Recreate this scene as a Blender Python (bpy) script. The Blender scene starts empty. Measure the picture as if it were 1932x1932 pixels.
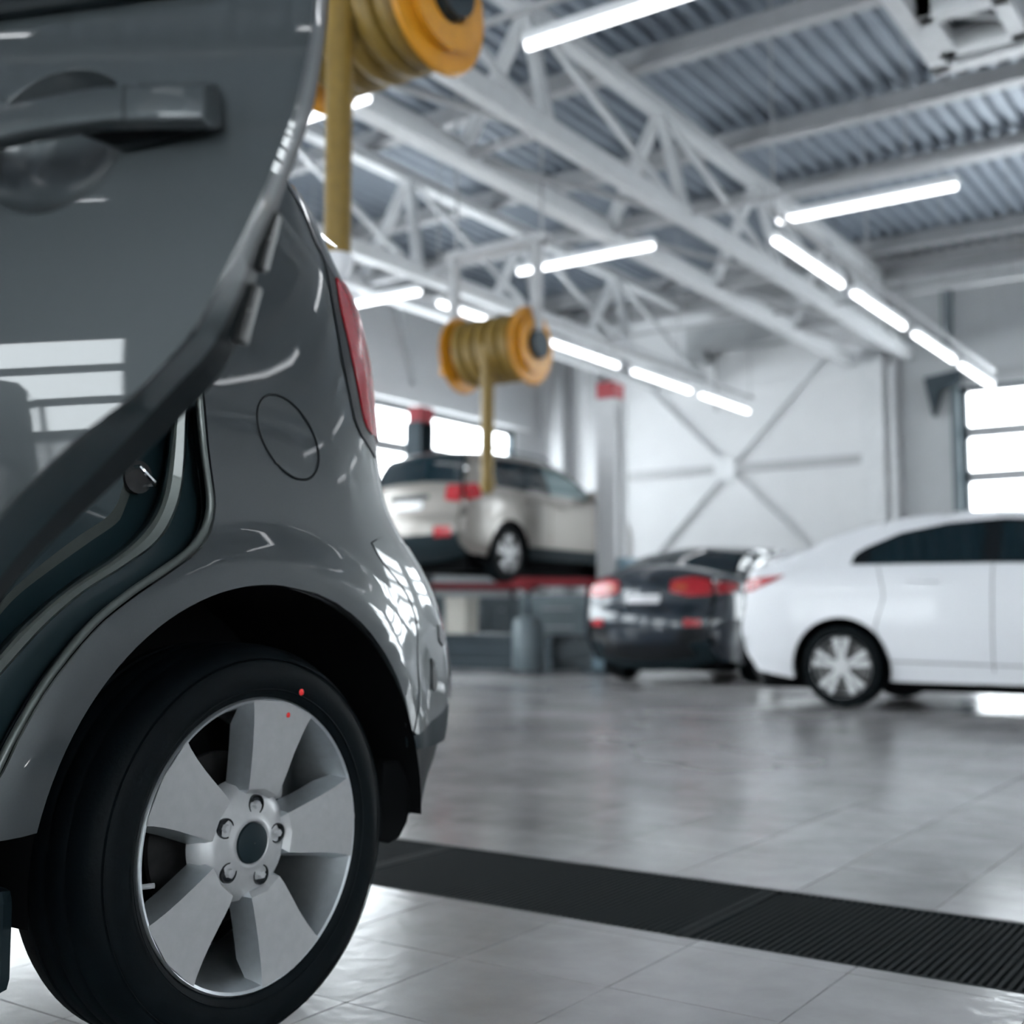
import bpy, bmesh, math, random
import numpy as np
from mathutils import Vector, Matrix
from mathutils.geometry import delaunay_2d_cdt

random.seed(7)
rng = np.random.default_rng(7)
SC = bpy.context.scene
COL = SC.collection
PI = math.pi

# ------------------------------------------------------------------ camera
FPX, PITCH, YAW, CAMH = 2250.0, math.atan(199 / 2250.0), math.radians(34.5), 0.685
cam_data = bpy.data.cameras.new('camera')
cam_data.sensor_width = 36.0
cam_data.lens = FPX / 1932.0 * 36.0
cam_data.clip_start, cam_data.clip_end = 0.02, 200
cam_data.dof.use_dof = True
cam_data.dof.focus_distance = 1.65
cam_data.dof.aperture_fstop = 2.9
cam = bpy.data.objects.new('camera', cam_data)
cam.location = (0, 0, CAMH)
cam.rotation_euler = (PI / 2 + PITCH, 0, YAW)
COL.objects.link(cam)
SC.camera = cam

# ------------------------------------------------------------------ world and exposure
world = bpy.data.worlds.new('overcast_sky')
SC.world = world
world.use_nodes = True
bg = world.node_tree.nodes['Background']
bg.inputs['Color'].default_value = (0.965, 0.98, 1.0, 1)
bg.inputs['Strength'].default_value = 5.5
SC.view_settings.view_transform = 'Standard'
SC.view_settings.look = 'None'
SC.view_settings.gamma = 1.0
SC.view_settings.use_curve_mapping = False
SC.view_settings.exposure = 1.6
SC.cycles.use_denoising = True
SC.cycles.max_bounces = 7
SC.cycles.use_adaptive_sampling = True
SC.cycles.adaptive_threshold = 0.04
SC.cycles.transparent_max_bounces = 12
SC.cycles.sample_clamp_indirect = 8.0

# pixel rays of the 1932 x 1932 photograph
_v = np.array([-math.sin(YAW), math.cos(YAW), 0.0]); _r = np.array([math.cos(YAW), math.sin(YAW), 0.0])
_u = np.array([0, 0, 1.0]); CAMP = np.array([0, 0, CAMH])
_fw = _v * math.cos(PITCH) + _u * math.sin(PITCH); _up = -_v * math.sin(PITCH) + _u * math.cos(PITCH)
def ray(x, y): return _fw + (x - 966) / FPX * _r - (y - 966) / FPX * _up
def project(p):
    q = np.asarray(p) - CAMP; d = q @ _fw
    return np.array([966 + FPX * (q @ _r) / d, 966 - FPX * (q @ _up) / d])
def on_x(x, y, c): d = ray(x, y); return CAMP + d * (c / d[0])
def on_z(x, y, c): d = ray(x, y); return CAMP + d * ((c - CAMH) / d[2])
def solve(S, px, a, b):
    """surface parameters (a, b) whose point S(a, b) is seen at pixel px"""
    px = np.array(px, float); q = np.array([a, b], float)
    for _ in range(40):
        f = project(S(*q)) - px
        if abs(f).max() < 1e-3: break
        e = 1e-4
        J = np.stack([(project(S(q[0] + e, q[1])) - px - f) / e, (project(S(q[0], q[1] + e)) - px - f) / e], 1)
        dq = np.linalg.lstsq(J, f, rcond=None)[0]
        q = q - np.clip(dq, -.15, .15)
    return q

# ------------------------------------------------------------------ materials
MATS = {}
def material(name, col, rough=.5, metal=0., coat=0., noise=0., nscale=8., bump=0., bscale=30., spec=.5, emit=0., rnd=0., alpha=None, coat_rough=.03):
    m = bpy.data.materials.new(name); m.use_nodes = True
    nt = m.node_tree; N = nt.nodes; Lk = nt.links
    b = N['Principled BSDF']
    b.inputs['Base Color'].default_value = (*col, 1)
    b.inputs['Roughness'].default_value = rough
    b.inputs['Metallic'].default_value = metal
    b.inputs['Coat Weight'].default_value = coat
    b.inputs['Coat Roughness'].default_value = coat_rough
    b.inputs['Specular IOR Level'].default_value = spec
    tc = N.new('ShaderNodeTexCoord')
    if noise or rnd:
        nz = N.new('ShaderNodeTexNoise'); nz.inputs['Scale'].default_value = nscale; nz.inputs['Detail'].default_value = 5
        Lk.new(tc.outputs['Object'], nz.inputs['Vector'])
        mr = N.new('ShaderNodeMapRange'); mr.inputs['To Min'].default_value = 1 - noise; mr.inputs['To Max'].default_value = 1 + noise
        mr.inputs['From Min'].default_value = .3; mr.inputs['From Max'].default_value = .7
        Lk.new(nz.outputs['Fac'], mr.inputs['Value'])
        val = mr.outputs['Result']
        if rnd:
            oi = N.new('ShaderNodeObjectInfo'); r2 = N.new('ShaderNodeMapRange')
            r2.inputs['To Min'].default_value = 1 - rnd; r2.inputs['To Max'].default_value = 1 + rnd
            Lk.new(oi.outputs['Random'], r2.inputs['Value'])
            mm = N.new('ShaderNodeMath'); mm.operation = 'MULTIPLY'
            Lk.new(val, mm.inputs[0]); Lk.new(r2.outputs['Result'], mm.inputs[1]); val = mm.outputs[0]
        hs = N.new('ShaderNodeHueSaturation'); hs.inputs['Color'].default_value = (*col, 1)
        Lk.new(val, hs.inputs['Value']); Lk.new(hs.outputs['Color'], b.inputs['Base Color'])
    if bump:
        n2 = N.new('ShaderNodeTexNoise'); n2.inputs['Scale'].default_value = bscale; n2.inputs['Detail'].default_value = 3
        Lk.new(tc.outputs['Object'], n2.inputs['Vector'])
        bp = N.new('ShaderNodeBump'); bp.inputs['Strength'].default_value = bump; bp.inputs['Distance'].default_value = .01
        Lk.new(n2.outputs['Fac'], bp.inputs['Height']); Lk.new(bp.outputs['Normal'], b.inputs['Normal'])
    if emit:
        b.inputs['Emission Color'].default_value = (*col, 1); b.inputs['Emission Strength'].default_value = emit
    MATS[name] = m
    return m

material('car_paint', (.050, .060, .064), .45, .45, 1., noise=.04, nscale=400)
material('car_paint_shaded', (.012, .03, .036), .45, .2, .35, noise=.04, nscale=300)  # same body paint, darkened: shade of rim and jambs put into the colour
material('flange_sheen', (.15, .17, .16), .4, .3, .4, noise=.05, nscale=60)  # lighter grey that puts the flanges' reflected light into the colour
material('black_rubber', (.006, .010, .012), .55, noise=.1, nscale=40, spec=.3)
material('tyre_rubber', (.0012, .0035, .005), .6, noise=.15, nscale=30, bump=.05, bscale=120, spec=.12)
material('liner_plastic', (.002, .0025, .003), .9, noise=.1, nscale=20, spec=.1)
material('dark_plastic', (.010, .02, .025), .6, noise=.1, nscale=30, spec=.2)
material('dark_trim', (.004, .006, .008), .25, noise=.05, nscale=30)
material('alloy_face', (.45, .455, .46), .45, .5, .15, noise=.04, nscale=60)
material('alloy_shade', (.55, .58, .60), .36, .9, .2, noise=.05, nscale=60)
material('steel_dark', (.10, .10, .10), .45, .9, noise=.15, nscale=40)
material('chrome', (.75, .77, .78), .12, 1., noise=.03, nscale=50)
material('red_lens', (.42, .015, .025), .2, 0, .3, noise=.1, nscale=40)
material('red_mark', (.85, .03, .03), .5, noise=.05, nscale=40)
material('amber_lens', (.45, .08, .03), .15, 0, 1., noise=.05, nscale=40)
material('car_glass', (.006, .016, .022), .04, 0, 0, noise=.05, nscale=20, spec=.6)
material('glass_bright', (.20, .27, .28), .06, .3, 0, noise=.05, nscale=20)
material('white_paint', (.80, .81, .84), .35, 0, .25, noise=.02, nscale=300)
material('navy_paint', (.008, .018, .03), .25, .2, .7, noise=.05, nscale=300)
material('beige_paint', (.25, .23, .21), .4, .3, .4, noise=.04, nscale=300)
material('plate_white', (.72, .72, .74), .4, noise=.03, nscale=20)
material('yellow_paint', (.62, .27, .015), .38, 0, .3, noise=.08, nscale=12)
material('yellow_hose', (.20, .125, .02), .5, noise=.1, nscale=20)
material('wall_white', (.68, .685, .695), .55, noise=.02, nscale=3, bump=.02, bscale=6)
material('wall_slate', (.16, .18, .185), .6, noise=.05, nscale=3)
material('wall_grey', (.46, .475, .485), .55, noise=.03, nscale=3)
material('steel_grey', (.40, .405, .415), .45, .1, noise=.05, nscale=8)
material('steel_light', (.66, .67, .68), .45, .1, noise=.05, nscale=8)
material('deck_metal', (.24, .275, .32), .45, .3, noise=.06, nscale=5)
material('lamp_housing', (.72, .73, .74), .5, noise=.03, nscale=10)
material('lamp_tube', (.95, .97, 1.0), .4, emit=1.9, noise=.0)
material('dark_metal', (.03, .045, .055), .45, .4, noise=.1, nscale=20)
material('slate_metal', (.12, .15, .165), .45, .2, noise=.08, nscale=12)
material('red_paint', (.28, .02, .03), .5, noise=.08, nscale=15)
material('blue_grey', (.16, .24, .29), .45, .1, noise=.08, nscale=12)
material('grate_steel', (.006, .011, .013), .75, .2, noise=.2, nscale=30, spec=.2)
material('pit_black', (.004, .005, .006), .9, noise=.1, nscale=5)
material('pale_box', (.52, .50, .45), .6, noise=.05, nscale=10)
M = MATS

def floor_material(name, lines):
    m = bpy.data.materials.new(name); m.use_nodes = True
    nt = m.node_tree; N = nt.nodes; Lk = nt.links; b = N['Principled BSDF']
    geo = N.new('ShaderNodeNewGeometry')
    def noise(scale, detail=4):
        n = N.new('ShaderNodeTexNoise'); n.inputs['Scale'].default_value = scale; n.inputs['Detail'].default_value = detail
        Lk.new(geo.outputs['Position'], n.inputs['Vector']); return n
    n1, n2, n3 = noise(1.3), noise(9), noise(.45)
    mix = N.new('ShaderNodeMath'); mix.operation = 'MULTIPLY_ADD'
    Lk.new(n2.outputs['Fac'], mix.inputs[0]); mix.inputs[1].default_value = .35; Lk.new(n1.outputs['Fac'], mix.inputs[2])
    mr = N.new('ShaderNodeMapRange'); mr.inputs['From Min'].default_value = .45; mr.inputs['From Max'].default_value = .9
    mr.inputs['To Min'].default_value = .72; mr.inputs['To Max'].default_value = 1.22
    Lk.new(mix.outputs[0], mr.inputs['Value'])
    oi = N.new('ShaderNodeObjectInfo'); r2 = N.new('ShaderNodeMapRange'); r2.inputs['To Min'].default_value = .9; r2.inputs['To Max'].default_value = 1.1
    Lk.new(oi.outputs['Random'], r2.inputs['Value'])
    mm = N.new('ShaderNodeMath'); mm.operation = 'MULTIPLY'; Lk.new(mr.outputs['Result'], mm.inputs[0])
    if lines: mm.inputs[1].default_value = 1.0
    else: Lk.new(r2.outputs['Result'], mm.inputs[1])
    hs = N.new('ShaderNodeHueSaturation'); hs.inputs['Color'].default_value = (.43, .42, .425, 1)
    Lk.new(mm.outputs[0], hs.inputs['Value'])
    out = hs.outputs['Color']
    if lines:
        mp = N.new('ShaderNodeMapping'); mp.inputs['Location'].default_value = (.81, -.0, 0)
        Lk.new(geo.outputs['Position'], mp.inputs['Vector'])
        br = N.new('ShaderNodeTexBrick'); br.offset = 0; br.inputs['Scale'].default_value = 1
        br.inputs['Brick Width'].default_value = .34; br.inputs['Row Height'].default_value = .34
        br.inputs['Mortar Size'].default_value = .004; br.inputs['Mortar Smooth'].default_value = .1
        mp.inputs['Location'].default_value = (.81, -(2.93 - .34 * 8), 0)
        Lk.new(mp.outputs['Vector'], br.inputs['Vector'])
        mx = N.new('ShaderNodeMix'); mx.data_type = 'RGBA'
        Lk.new(br.outputs['Fac'], mx.inputs['Factor']); Lk.new(out, mx.inputs[6]); mx.inputs[7].default_value = (.10, .10, .105, 1)
        out = mx.outputs[2]
    Lk.new(out, b.inputs['Base Color'])
    rr = N.new('ShaderNodeMapRange'); rr.inputs['From Min'].default_value = .35; rr.inputs['From Max'].default_value = .65
    rr.inputs['To Min'].default_value = .12; rr.inputs['To Max'].default_value = .30
    Lk.new(n3.outputs['Fac'], rr.inputs['Value']); Lk.new(rr.outputs['Result'], b.inputs['Roughness'])
    bp = N.new('ShaderNodeBump'); bp.inputs['Strength'].default_value = .12; bp.inputs['Distance'].default_value = .01
    nb = noise(22, 3); Lk.new(nb.outputs['Fac'], bp.inputs['Height']); Lk.new(bp.outputs['Normal'], b.inputs['Normal'])
    b.inputs['Specular IOR Level'].default_value = .55
    MATS[name] = m
floor_material('floor_tiled', True)
floor_material('tile_porcelain', False)

def pane_material():
    m = bpy.data.materials.new('door_pane'); m.use_nodes = True
    nt = m.node_tree; N = nt.nodes; Lk = nt.links
    N.remove(N['Principled BSDF'])
    tr = N.new('ShaderNodeBsdfTransparent'); tr.inputs['Color'].default_value = (.93, .96, .97, 1)
    gl = N.new('ShaderNodeBsdfGlossy'); gl.inputs['Roughness'].default_value = .05
    mx = N.new('ShaderNodeMixShader'); mx.inputs[0].default_value = .06
    Lk.new(tr.outputs[0], mx.inputs[1]); Lk.new(gl.outputs[0], mx.inputs[2]); Lk.new(mx.outputs[0], N['Material Output'].inputs['Surface'])
    MATS['door_pane'] = m
pane_material()

# ------------------------------------------------------------------ mesh helpers
class MB:
    def __init__(s): s.v = []; s.f = []
    def add(s, vs, fs):
        o = len(s.v); s.v += [tuple(map(float, p)) for p in vs]; s.f += [tuple(i + o for i in f) for f in fs]; return s
    def box(s, a, b):
        (x0, y0, z0), (x1, y1, z1) = a, b
        x0, x1 = min(x0, x1), max(x0, x1); y0, y1 = min(y0, y1), max(y0, y1); z0, z1 = min(z0, z1), max(z0, z1)
        return s.add([(x0, y0, z0), (x1, y0, z0), (x1, y1, z0), (x0, y1, z0), (x0, y0, z1), (x1, y0, z1), (x1, y1, z1), (x0, y1, z1)],
                     [(0, 3, 2, 1), (4, 5, 6, 7), (0, 1, 5, 4), (1, 2, 6, 5), (2, 3, 7, 6), (3, 0, 4, 7)])
    def beam(s, p, q, w, h=None, up=(0, 0, 1)):
        h = h or w; p = np.array(p, float); q = np.array(q, float); d = q - p; d /= np.linalg.norm(d)
        u = np.array(up, float)
        if abs(d @ u) > .95: u = np.array([1., 0, 0])
        a = np.cross(d, u); a /= np.linalg.norm(a); b = np.cross(a, d)
        vs = [e + sx * a * w / 2 + sy * b * h / 2 for e in (p, q) for sx, sy in ((-1, -1), (1, -1), (1, 1), (-1, 1))]
        return s.add(vs, [(3, 2, 1, 0), (4, 5, 6, 7), (0, 1, 5, 4), (1, 2, 6, 5), (2, 3, 7, 6), (3, 0, 4, 7)])
    def tube(s, path, rad, n=12, caps=True):
        P = [np.array(p, float) for p in path]; R = rad if hasattr(rad, '__len__') else [rad] * len(P)
        ref = None; vs = []
        for i, p in enumerate(P):
            d = P[min(i + 1, len(P) - 1)] - P[max(i - 1, 0)]; d = d / (np.linalg.norm(d) + 1e-12)
            if ref is None:
                ref = np.array([0, 0, 1.]) if abs(d[2]) < .9 else np.array([1., 0, 0])
            a = np.cross(d, ref); a /= np.linalg.norm(a) + 1e-12; b = np.cross(a, d); ref = b
            vs += [p + R[i] * (math.cos(2 * PI * k / n) * a + math.sin(2 * PI * k / n) * b) for k in range(n)]
        fs = [(i * n + k, i * n + (k + 1) % n, (i + 1) * n + (k + 1) % n, (i + 1) * n + k) for i in range(len(P) - 1) for k in range(n)]
        if caps: fs += [tuple(range(n))[::-1], tuple((len(P) - 1) * n + k for k in range(n))]
        return s.add(vs, fs)
    def cyl(s, p, q, r, n=16, r2=None): return s.tube([p, q], [r, r if r2 is None else r2], n)
    def lathe(s, prof, origin, axis, n=48, a0=0., a1=2 * PI, closed=False):
        """prof: (radius, along axis)"""
        ax = np.array(axis, float); ax /= np.linalg.norm(ax)
        ref = np.array([0, 0, 1.]) if abs(ax[2]) < .9 else np.array([0, 1., 0])
        e1 = ref - (ref @ ax) * ax; e1 /= np.linalg.norm(e1); e2 = np.cross(ax, e1); O = np.array(origin, float)
        full = abs(a1 - a0 - 2 * PI) < 1e-6; m = n if full else n + 1
        vs = []
        for k in range(m):
            t = a0 + (a1 - a0) * k / n; c = math.cos(t) * e1 + math.sin(t) * e2
            vs += [O + r * c + h * ax for r, h in prof]
        L = len(prof); fs = []
        for k in range(n if full else n):
            k2 = (k + 1) % m
            for i in range(L if closed else L - 1):
                j = (i + 1) % L
                fs.append((k * L + i, k2 * L + i, k2 * L + j, k * L + j))
        return s.add(vs, fs)
    def prism(s, poly, off):
        """poly: 3D polygon, off: extrusion vector"""
        n = len(poly); off = np.array(off, float)
        vs = [np.array(p, float) for p in poly] + [np.array(p, float) + off for p in poly]
        return s.add(vs, [tuple(range(n))[::-1], tuple(range(n, 2 * n))] + [(i, (i + 1) % n, n + (i + 1) % n, n + i) for i in range(n)])
    def loft(s, curves, closed=False):
        n = len(curves[0]); vs = [p for c in curves for p in c]; fs = []
        for i in range(len(curves) - 1):
            for k in range(n if closed else n - 1):
                fs.append((i * n + k, i * n + (k + 1) % n, (i + 1) * n + (k + 1) % n, (i + 1) * n + k))
        return s.add(vs, fs)
    def mesh(s, name):
        me = bpy.data.meshes.new(name); me.from_pydata(s.v, [], s.f); me.update(); return me
    def build(s, name, mat, parent=None, smooth=False, bevel=0., local=False, recalc=True, angle=35):
        return make(name, s.mesh(name), mat, parent, smooth, bevel, local, recalc, angle)

def make(name, me, mat, parent=None, smooth=False, bevel=0., local=False, recalc=True, angle=35):
    if recalc:
        bm = bmesh.new(); bm.from_mesh(me); bmesh.ops.recalc_face_normals(bm, faces=bm.faces)
        if bevel: bmesh.ops.bevel(bm, geom=[e for e in bm.edges if len(e.link_faces) == 2 and e.calc_face_angle(0) > .5], offset=bevel, segments=2, profile=.6, affect='EDGES', clamp_overlap=True)
        bm.to_mesh(me); bm.free()
    if smooth:
        me.polygons.foreach_set('use_smooth', [True] * len(me.polygons))
        if angle < 180:
            try: me.set_sharp_from_angle(angle=math.radians(angle))
            except Exception: pass
    me.materials.append(M[mat] if isinstance(mat, str) else mat)
    o = bpy.data.objects.new(name, me); COL.objects.link(o)
    if parent is not None:
        o.parent = parent
        if not local:
            root = parent; off = Vector((0, 0, 0))
            while root is not None: off += root.location; root = root.parent
            me.transform(Matrix.Translation(-off))
    return o
def tag(o, label, cat=None, group=None, kind=None):
    o['label'] = label
    if cat: o['category'] = cat
    if group: o['group'] = group
    if kind: o['kind'] = kind
    return o
def thing(name, loc, label, cat, group=None, rz=0., kind=None):
    o = bpy.data.objects.new(name, None); COL.objects.link(o); o.empty_display_size = .2
    o.location = loc; o.rotation_euler = (0, 0, rz); return tag(o, label, cat, group, kind)
def copy_tree(o, parent=None):
    c = o.copy(); COL.objects.link(c)
    if parent is not None: c.parent = parent
    for ch in list(o.children): copy_tree(ch, c)
    return c

def in_poly(P, poly):
    P = np.asarray(P, float); poly = np.asarray(poly, float); x, y = P[:, 0], P[:, 1]
    ins = np.zeros(len(P), bool); n = len(poly)
    for i in range(n):
        x1, y1 = poly[i]; x2, y2 = poly[(i + 1) % n]
        c = ((y1 > y) != (y2 > y)); xi = (x2 - x1) * (y - y1) / ((y2 - y1) if y2 != y1 else 1e-12) + x1
        ins ^= c & (x < xi)
    return ins
def dist_line(P, line, closed=False):
    P = np.asarray(P, float); L = np.asarray(line, float); best = np.full(len(P), 1e9)
    for i in range(len(L) - (0 if closed else 1)):
        a, b = L[i], L[(i + 1) % len(L)]; d = b - a; t = np.clip(((P - a) @ d) / (d @ d + 1e-12), 0, 1)
        best = np.minimum(best, np.linalg.norm(P - (a + t[:, None] * d), axis=1))
    return best
def resample(line, step=None, n=None, closed=False):
    L = np.asarray(line, float)
    if closed: L = np.vstack([L, L[:1]])
    s = np.concatenate([[0], np.cumsum(np.linalg.norm(np.diff(L, axis=0), axis=1))])
    n = n or max(2, int(round(s[-1] / step)) + 1); t = np.linspace(0, s[-1], n)
    out = np.stack([np.interp(t, s, L[:, k]) for k in range(L.shape[1])], 1)
    return out[:-1] if closed else out
def smooth_line(pts, n):
    """Catmull-Rom through the points"""
    P = np.asarray(pts, float); P = np.vstack([2 * P[0] - P[1], P, 2 * P[-1] - P[-2]]); out = []
    for i in range(1, len(P) - 2):
        for t in np.linspace(0, 1, 9)[:-1]:
            a, b, c, d = P[i - 1:i + 3]
            out.append(.5 * (2 * b + (c - a) * t + (2 * a - 5 * b + 4 * c - d) * t * t + (3 * b - a - 3 * c + d) * t ** 3))
    out.append(P[-2]); return resample(out, n=n)
def panel(name, poly, S, mat, parent=None, step=.03, holes=(), hem=0., hemdir=None, extra=(), local=False, keepout=None):
    """trimmed sheet: polygon in surface parameters mapped through S; hem turns its rim inwards"""
    poly = resample(poly, step, closed=True); holes = [resample(h, step, closed=True) for h in holes]
    lo, hi = poly.min(0), poly.max(0)
    gx, gy = np.meshgrid(np.arange(lo[0] + step / 2, hi[0], step), np.arange(lo[1] + step / 2, hi[1], step * .9))
    g = np.stack([gx.ravel(), gy.ravel()], 1)
    if keepout is not None: g = g[~keepout(g)]
    if len(extra): g = np.vstack([g, np.asarray(extra, float)])
    k = in_poly(g, poly) & (dist_line(g, poly, True) > step * .45)
    for h in holes: k &= ~in_poly(g, h) & (dist_line(g, h, True) > step * .45)
    g = g[k]
    loops = [poly] + holes; pts = []; edges = []
    for lp in loops:
        o = len(pts); m = len(lp); pts += [tuple(p) for p in lp]; edges += [(o + i, o + (i + 1) % m) for i in range(m)]
    nb = len(pts); pts += [tuple(p) for p in g]
    vs, es, fs, ov, oe, of = delaunay_2d_cdt([Vector(p) for p in pts], edges, [], 0, 1e-6)
    V2 = np.array([(p.x, p.y) for p in vs]); F = np.array([tuple(f) for f in fs])
    cen = V2[F].mean(1); keep = in_poly(cen, poly)
    for h in holes: keep &= ~in_poly(cen, h)
    F = F[keep]
    V3 = [np.array(S(a, b), float) for a, b in V2]
    e = 1e-4; nr = []
    for a, b in V2:
        n_ = np.cross(np.array(S(a + e, b)) - np.array(S(a - e, b)), np.array(S(a, b + e)) - np.array(S(a, b - e)))
        nr.append(n_ / (np.linalg.norm(n_) + 1e-12))
    nr = np.array(nr)
    mb = MB(); mb.v = [tuple(p) for p in V3]; mb.f = [tuple(map(int, f)) for f in F]
    norms = list(nr)
    if hem:
        cnt = {}
        for f in mb.f:
            for i in range(3):
                a, b = f[i], f[(i + 1) % 3]; cnt.setdefault(tuple(sorted((a, b))), []).append((a, b))
        rim = [v[0] for v in cnt.values() if len(v) == 1]; idx = {}
        for a, b in rim:
            for q in (a, b):
                if q not in idx:
                    d = -nr[q] * hem if hemdir is None else np.array(hemdir) * hem
                    idx[q] = (len(mb.v), len(mb.v) + 1); mb.v.append(tuple(V3[q])); mb.v.append(tuple(V3[q] + d)); norms += [None, None]
            mb.f.append((b, a, idx[a][0] + 0, idx[b][0])) if False else mb.f.append((idx[b][0], idx[a][0], idx[a][1], idx[b][1]))
    me = mb.mesh(name)
    o = make(name, me, mat, parent, False, 0, local, False)
    me.polygons.foreach_set('use_smooth', [True] * len(me.polygons))
    me.update()
    vn = [Vector(me.vertices[i].normal) if norms[i] is None else Vector(norms[i]) for i in range(len(norms))]
    try: me.normals_split_custom_set_from_vertices([tuple(q) for q in vn])
    except Exception as ex: print('custom normals', ex)
    return o
def smoothstep(a, b, x):
    t = np.clip((x - a) / (b - a), 0, 1); return t * t * (3 - 2 * t)

# ================================================================== THE HALL
WL, WR, WF, WB, ZC = -12.2, 9.5, 18.7, -9.5, 6.38       # left, right, far, back wall; deck height
GY0, GY1 = 2.38, 2.93                                   # trench drain
TS = .34

def floor_slab():
    mb = MB()
    def sheet(x0, x1, y0, y1): mb.box((x0, y0, -.16), (x1, y1, -.004))
    sheet(WL - .3, WR + .3, WB - .3, GY0); sheet(WL - .3, WR + .3, GY1, WF + .3)
    mb.box((WL - .3, GY0, -.20), (WR + .3, GY1, -.15))
    o = mb.build('floor', 'floor_tiled'); tag(o, 'grey polished porcelain tile floor of the workshop', 'floor', kind='structure')
    p = MB().box((WL, GY0 + .001, -.150), (WR, GY1 - .001, -.146)).build('drain_pit', 'pit_black', o)
    tile = MB().box((-TS / 2 + .0015, -TS / 2 + .0015, -.004), (TS / 2 - .0015, TS / 2 - .0015, 0))
    me = tile.mesh('tile'); first = None
    cand = []
    for j in range(-8, 14):
        y0 = GY0 - .395 - .34 * 0 + 0 if False else None
        for i in range(-30, 14):
            x = -.81 + TS * (i + .5)
            cand.append((x, j))
    for x, j in cand:
        if j < 0: y = 1.985 + TS * (j + 1.5)            # rows on this side of the drain end at its frame
        else: y = GY1 + TS * (j + .5)
        if j < 0 and y + TS / 2 > GY0 + 1e-3:
            continue
        d = math.hypot(x, y); a = math.degrees(math.atan2(x, y))
        if d > 6.6 or d < .9 or not (-64 < a < -6): continue
        if first is None:
            first = make('tile', me, 'tile_porcelain', o); t = first
        else:
            t = bpy.data.objects.new('tile', me); COL.objects.link(t); t.parent = o
        t.location = (x, y, random.uniform(-.0004, .0004))
    return o
floor = floor_slab()
# cut tiles along the near edge of the drain
_cut = MB().box((-TS / 2 + .0015, -.0275 + .0015, -.004), (TS / 2 - .0015, .0275 - .0015, 0)).mesh('tile')
_cut.materials.append(M['tile_porcelain'])
for i in range(-8, 9):
    t = bpy.data.objects.new('tile', _cut); COL.objects.link(t); t.parent = floor; t.location = (-.81 + TS * (i + .5), 2.3525, 0)

# corrugated roof deck, ribs along y
def ceiling():
    mb = MB(); xs = []; x = WL; k = 0
    while x < WR + .2:
        for dx, dz in ((0, 0), (.09, 0), (.115, .07), (.175, .07)): xs.append((x + dx, ZC + dz))
        x += .2
    mb.loft([[(a, WB, b) for a, b in xs], [(a, WF, b) for a, b in xs]])
    o = mb.build('ceiling', 'deck_metal', recalc=False)
    tag(o, 'blue grey corrugated metal roof deck', 'ceiling', kind='structure')
    for y in (-6.6, -4.2, -1.8, .6, 2.9, 5.3, 7.8, 10.27, 12.7, 14.62, 17.65):
        MB().box((WL, y - .04, ZC - .2), (WR, y + .04, ZC - .002)).box((WL, y - .09, ZC - .215), (WR, y + .09, ZC - .2)).build('purlin', 'steel_grey', o)
ceiling()

def garage_door(name, axis, at, c0, c1, top, label, inward, rows=6, cols=4, solid=1):
    """sectional overhead door with glazed sections in the wall plane (axis 'x': wall along x at y=at)"""
    def P(c, d, z): return (c, at + d, z) if axis == 'x' else (at + d, c, z)
    def B(mb, a, b, d0, d1, z0, z1): mb.box(P(a, d0, z0), P(b, d1, z1)); return mb
    o = B(B(B(MB(), c0, c0 + .1, -.06, .06, 0, top), c1 - .1, c1, -.06, .06, 0, top), c0, c1, -.06, .06, top - .1, top).build(name, 'dark_metal')
    tag(o, label, 'garage door', kind='structure')
    h = (top - .1) / rows
    for i in range(rows):
        z0, z1 = i * h, (i + 1) * h
        if i < solid:
            B(MB(), c0 + .1, c1 - .1, -.03, .03, z0, z1 if i < solid - 1 else z1 - .02).build('door_panel', 'wall_grey', o); continue
        B(MB(), c0 + .1, c1 - .1, -.03, .03, z0 - .02, z0 + .17).build('door_rail', 'steel_grey', o)
        B(MB(), c0 + .1, c1 - .1, -.008, .008, z0 + .17, z1 - .02).build('pane', 'door_pane', o)
        w = (c1 - c0 - .2) / cols
        for k in range(1, cols) if i == solid else ():
            B(MB(), c0 + .1 + k * w - .03, c0 + .1 + k * w + .03, -.025, .025, z0 + .17, z1 - .02).build('mullion', 'steel_grey', o)
    return o

def wall(name, axis, at, c0, c1, openings, mat, label, thick):
    def P(c, d, z): return (c, at + d, z) if axis == 'x' else (at + d, c, z)
    mb = MB(); cur = c0
    for a, b, z0, z1 in openings:
        mb.box(P(cur, 0, 0), P(a, thick, ZC + .1)); mb.box(P(a, 0, z1), P(b, thick, ZC + .1))
        if z0 > 0: mb.box(P(a, 0, 0), P(b, thick, z0))
        cur = b
    mb.box(P(cur, 0, 0), P(c1, thick, ZC + .1))
    o = mb.build(name, mat); return tag(o, label, 'wall', kind='structure')

DT = 4.2
wall_far = wall('wall_far', 'x', WF, WL - .2, WR + .2, [(-4.56, -.5, 0, DT), (1.3, 5.4, 0, DT)], 'wall_white', 'far white panel wall with steel girts and cross bracing', .2)
wall_left = wall('wall_left', 'y', WL, WB - .2, WF + .2, [(-6, -1.6, 0, DT), (.6, 5.0, 0, DT), (6.6, 11.0, 0, DT), (12.6, 17.9, 0, DT - .1)], 'wall_white', 'left white panel wall with bright glazed doors', -.2)
wall_right = wall('wall_right', 'y', WR, WB - .2, WF + .2, [(-5, -.6, 0, DT)], 'wall_white', 'right white panel wall of the workshop', .2)
wall_back = wall('wall_back', 'x', WB, WL - .2, WR + .2, [(-11.2, -7.2, 0, DT), (-5.3, -2.55, 0, 2.4), (.3, 4.5, 0, DT), (5.1, 9.2, 0, DT)], 'wall_slate', 'back slate grey wall behind the viewer', -.2)
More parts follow.
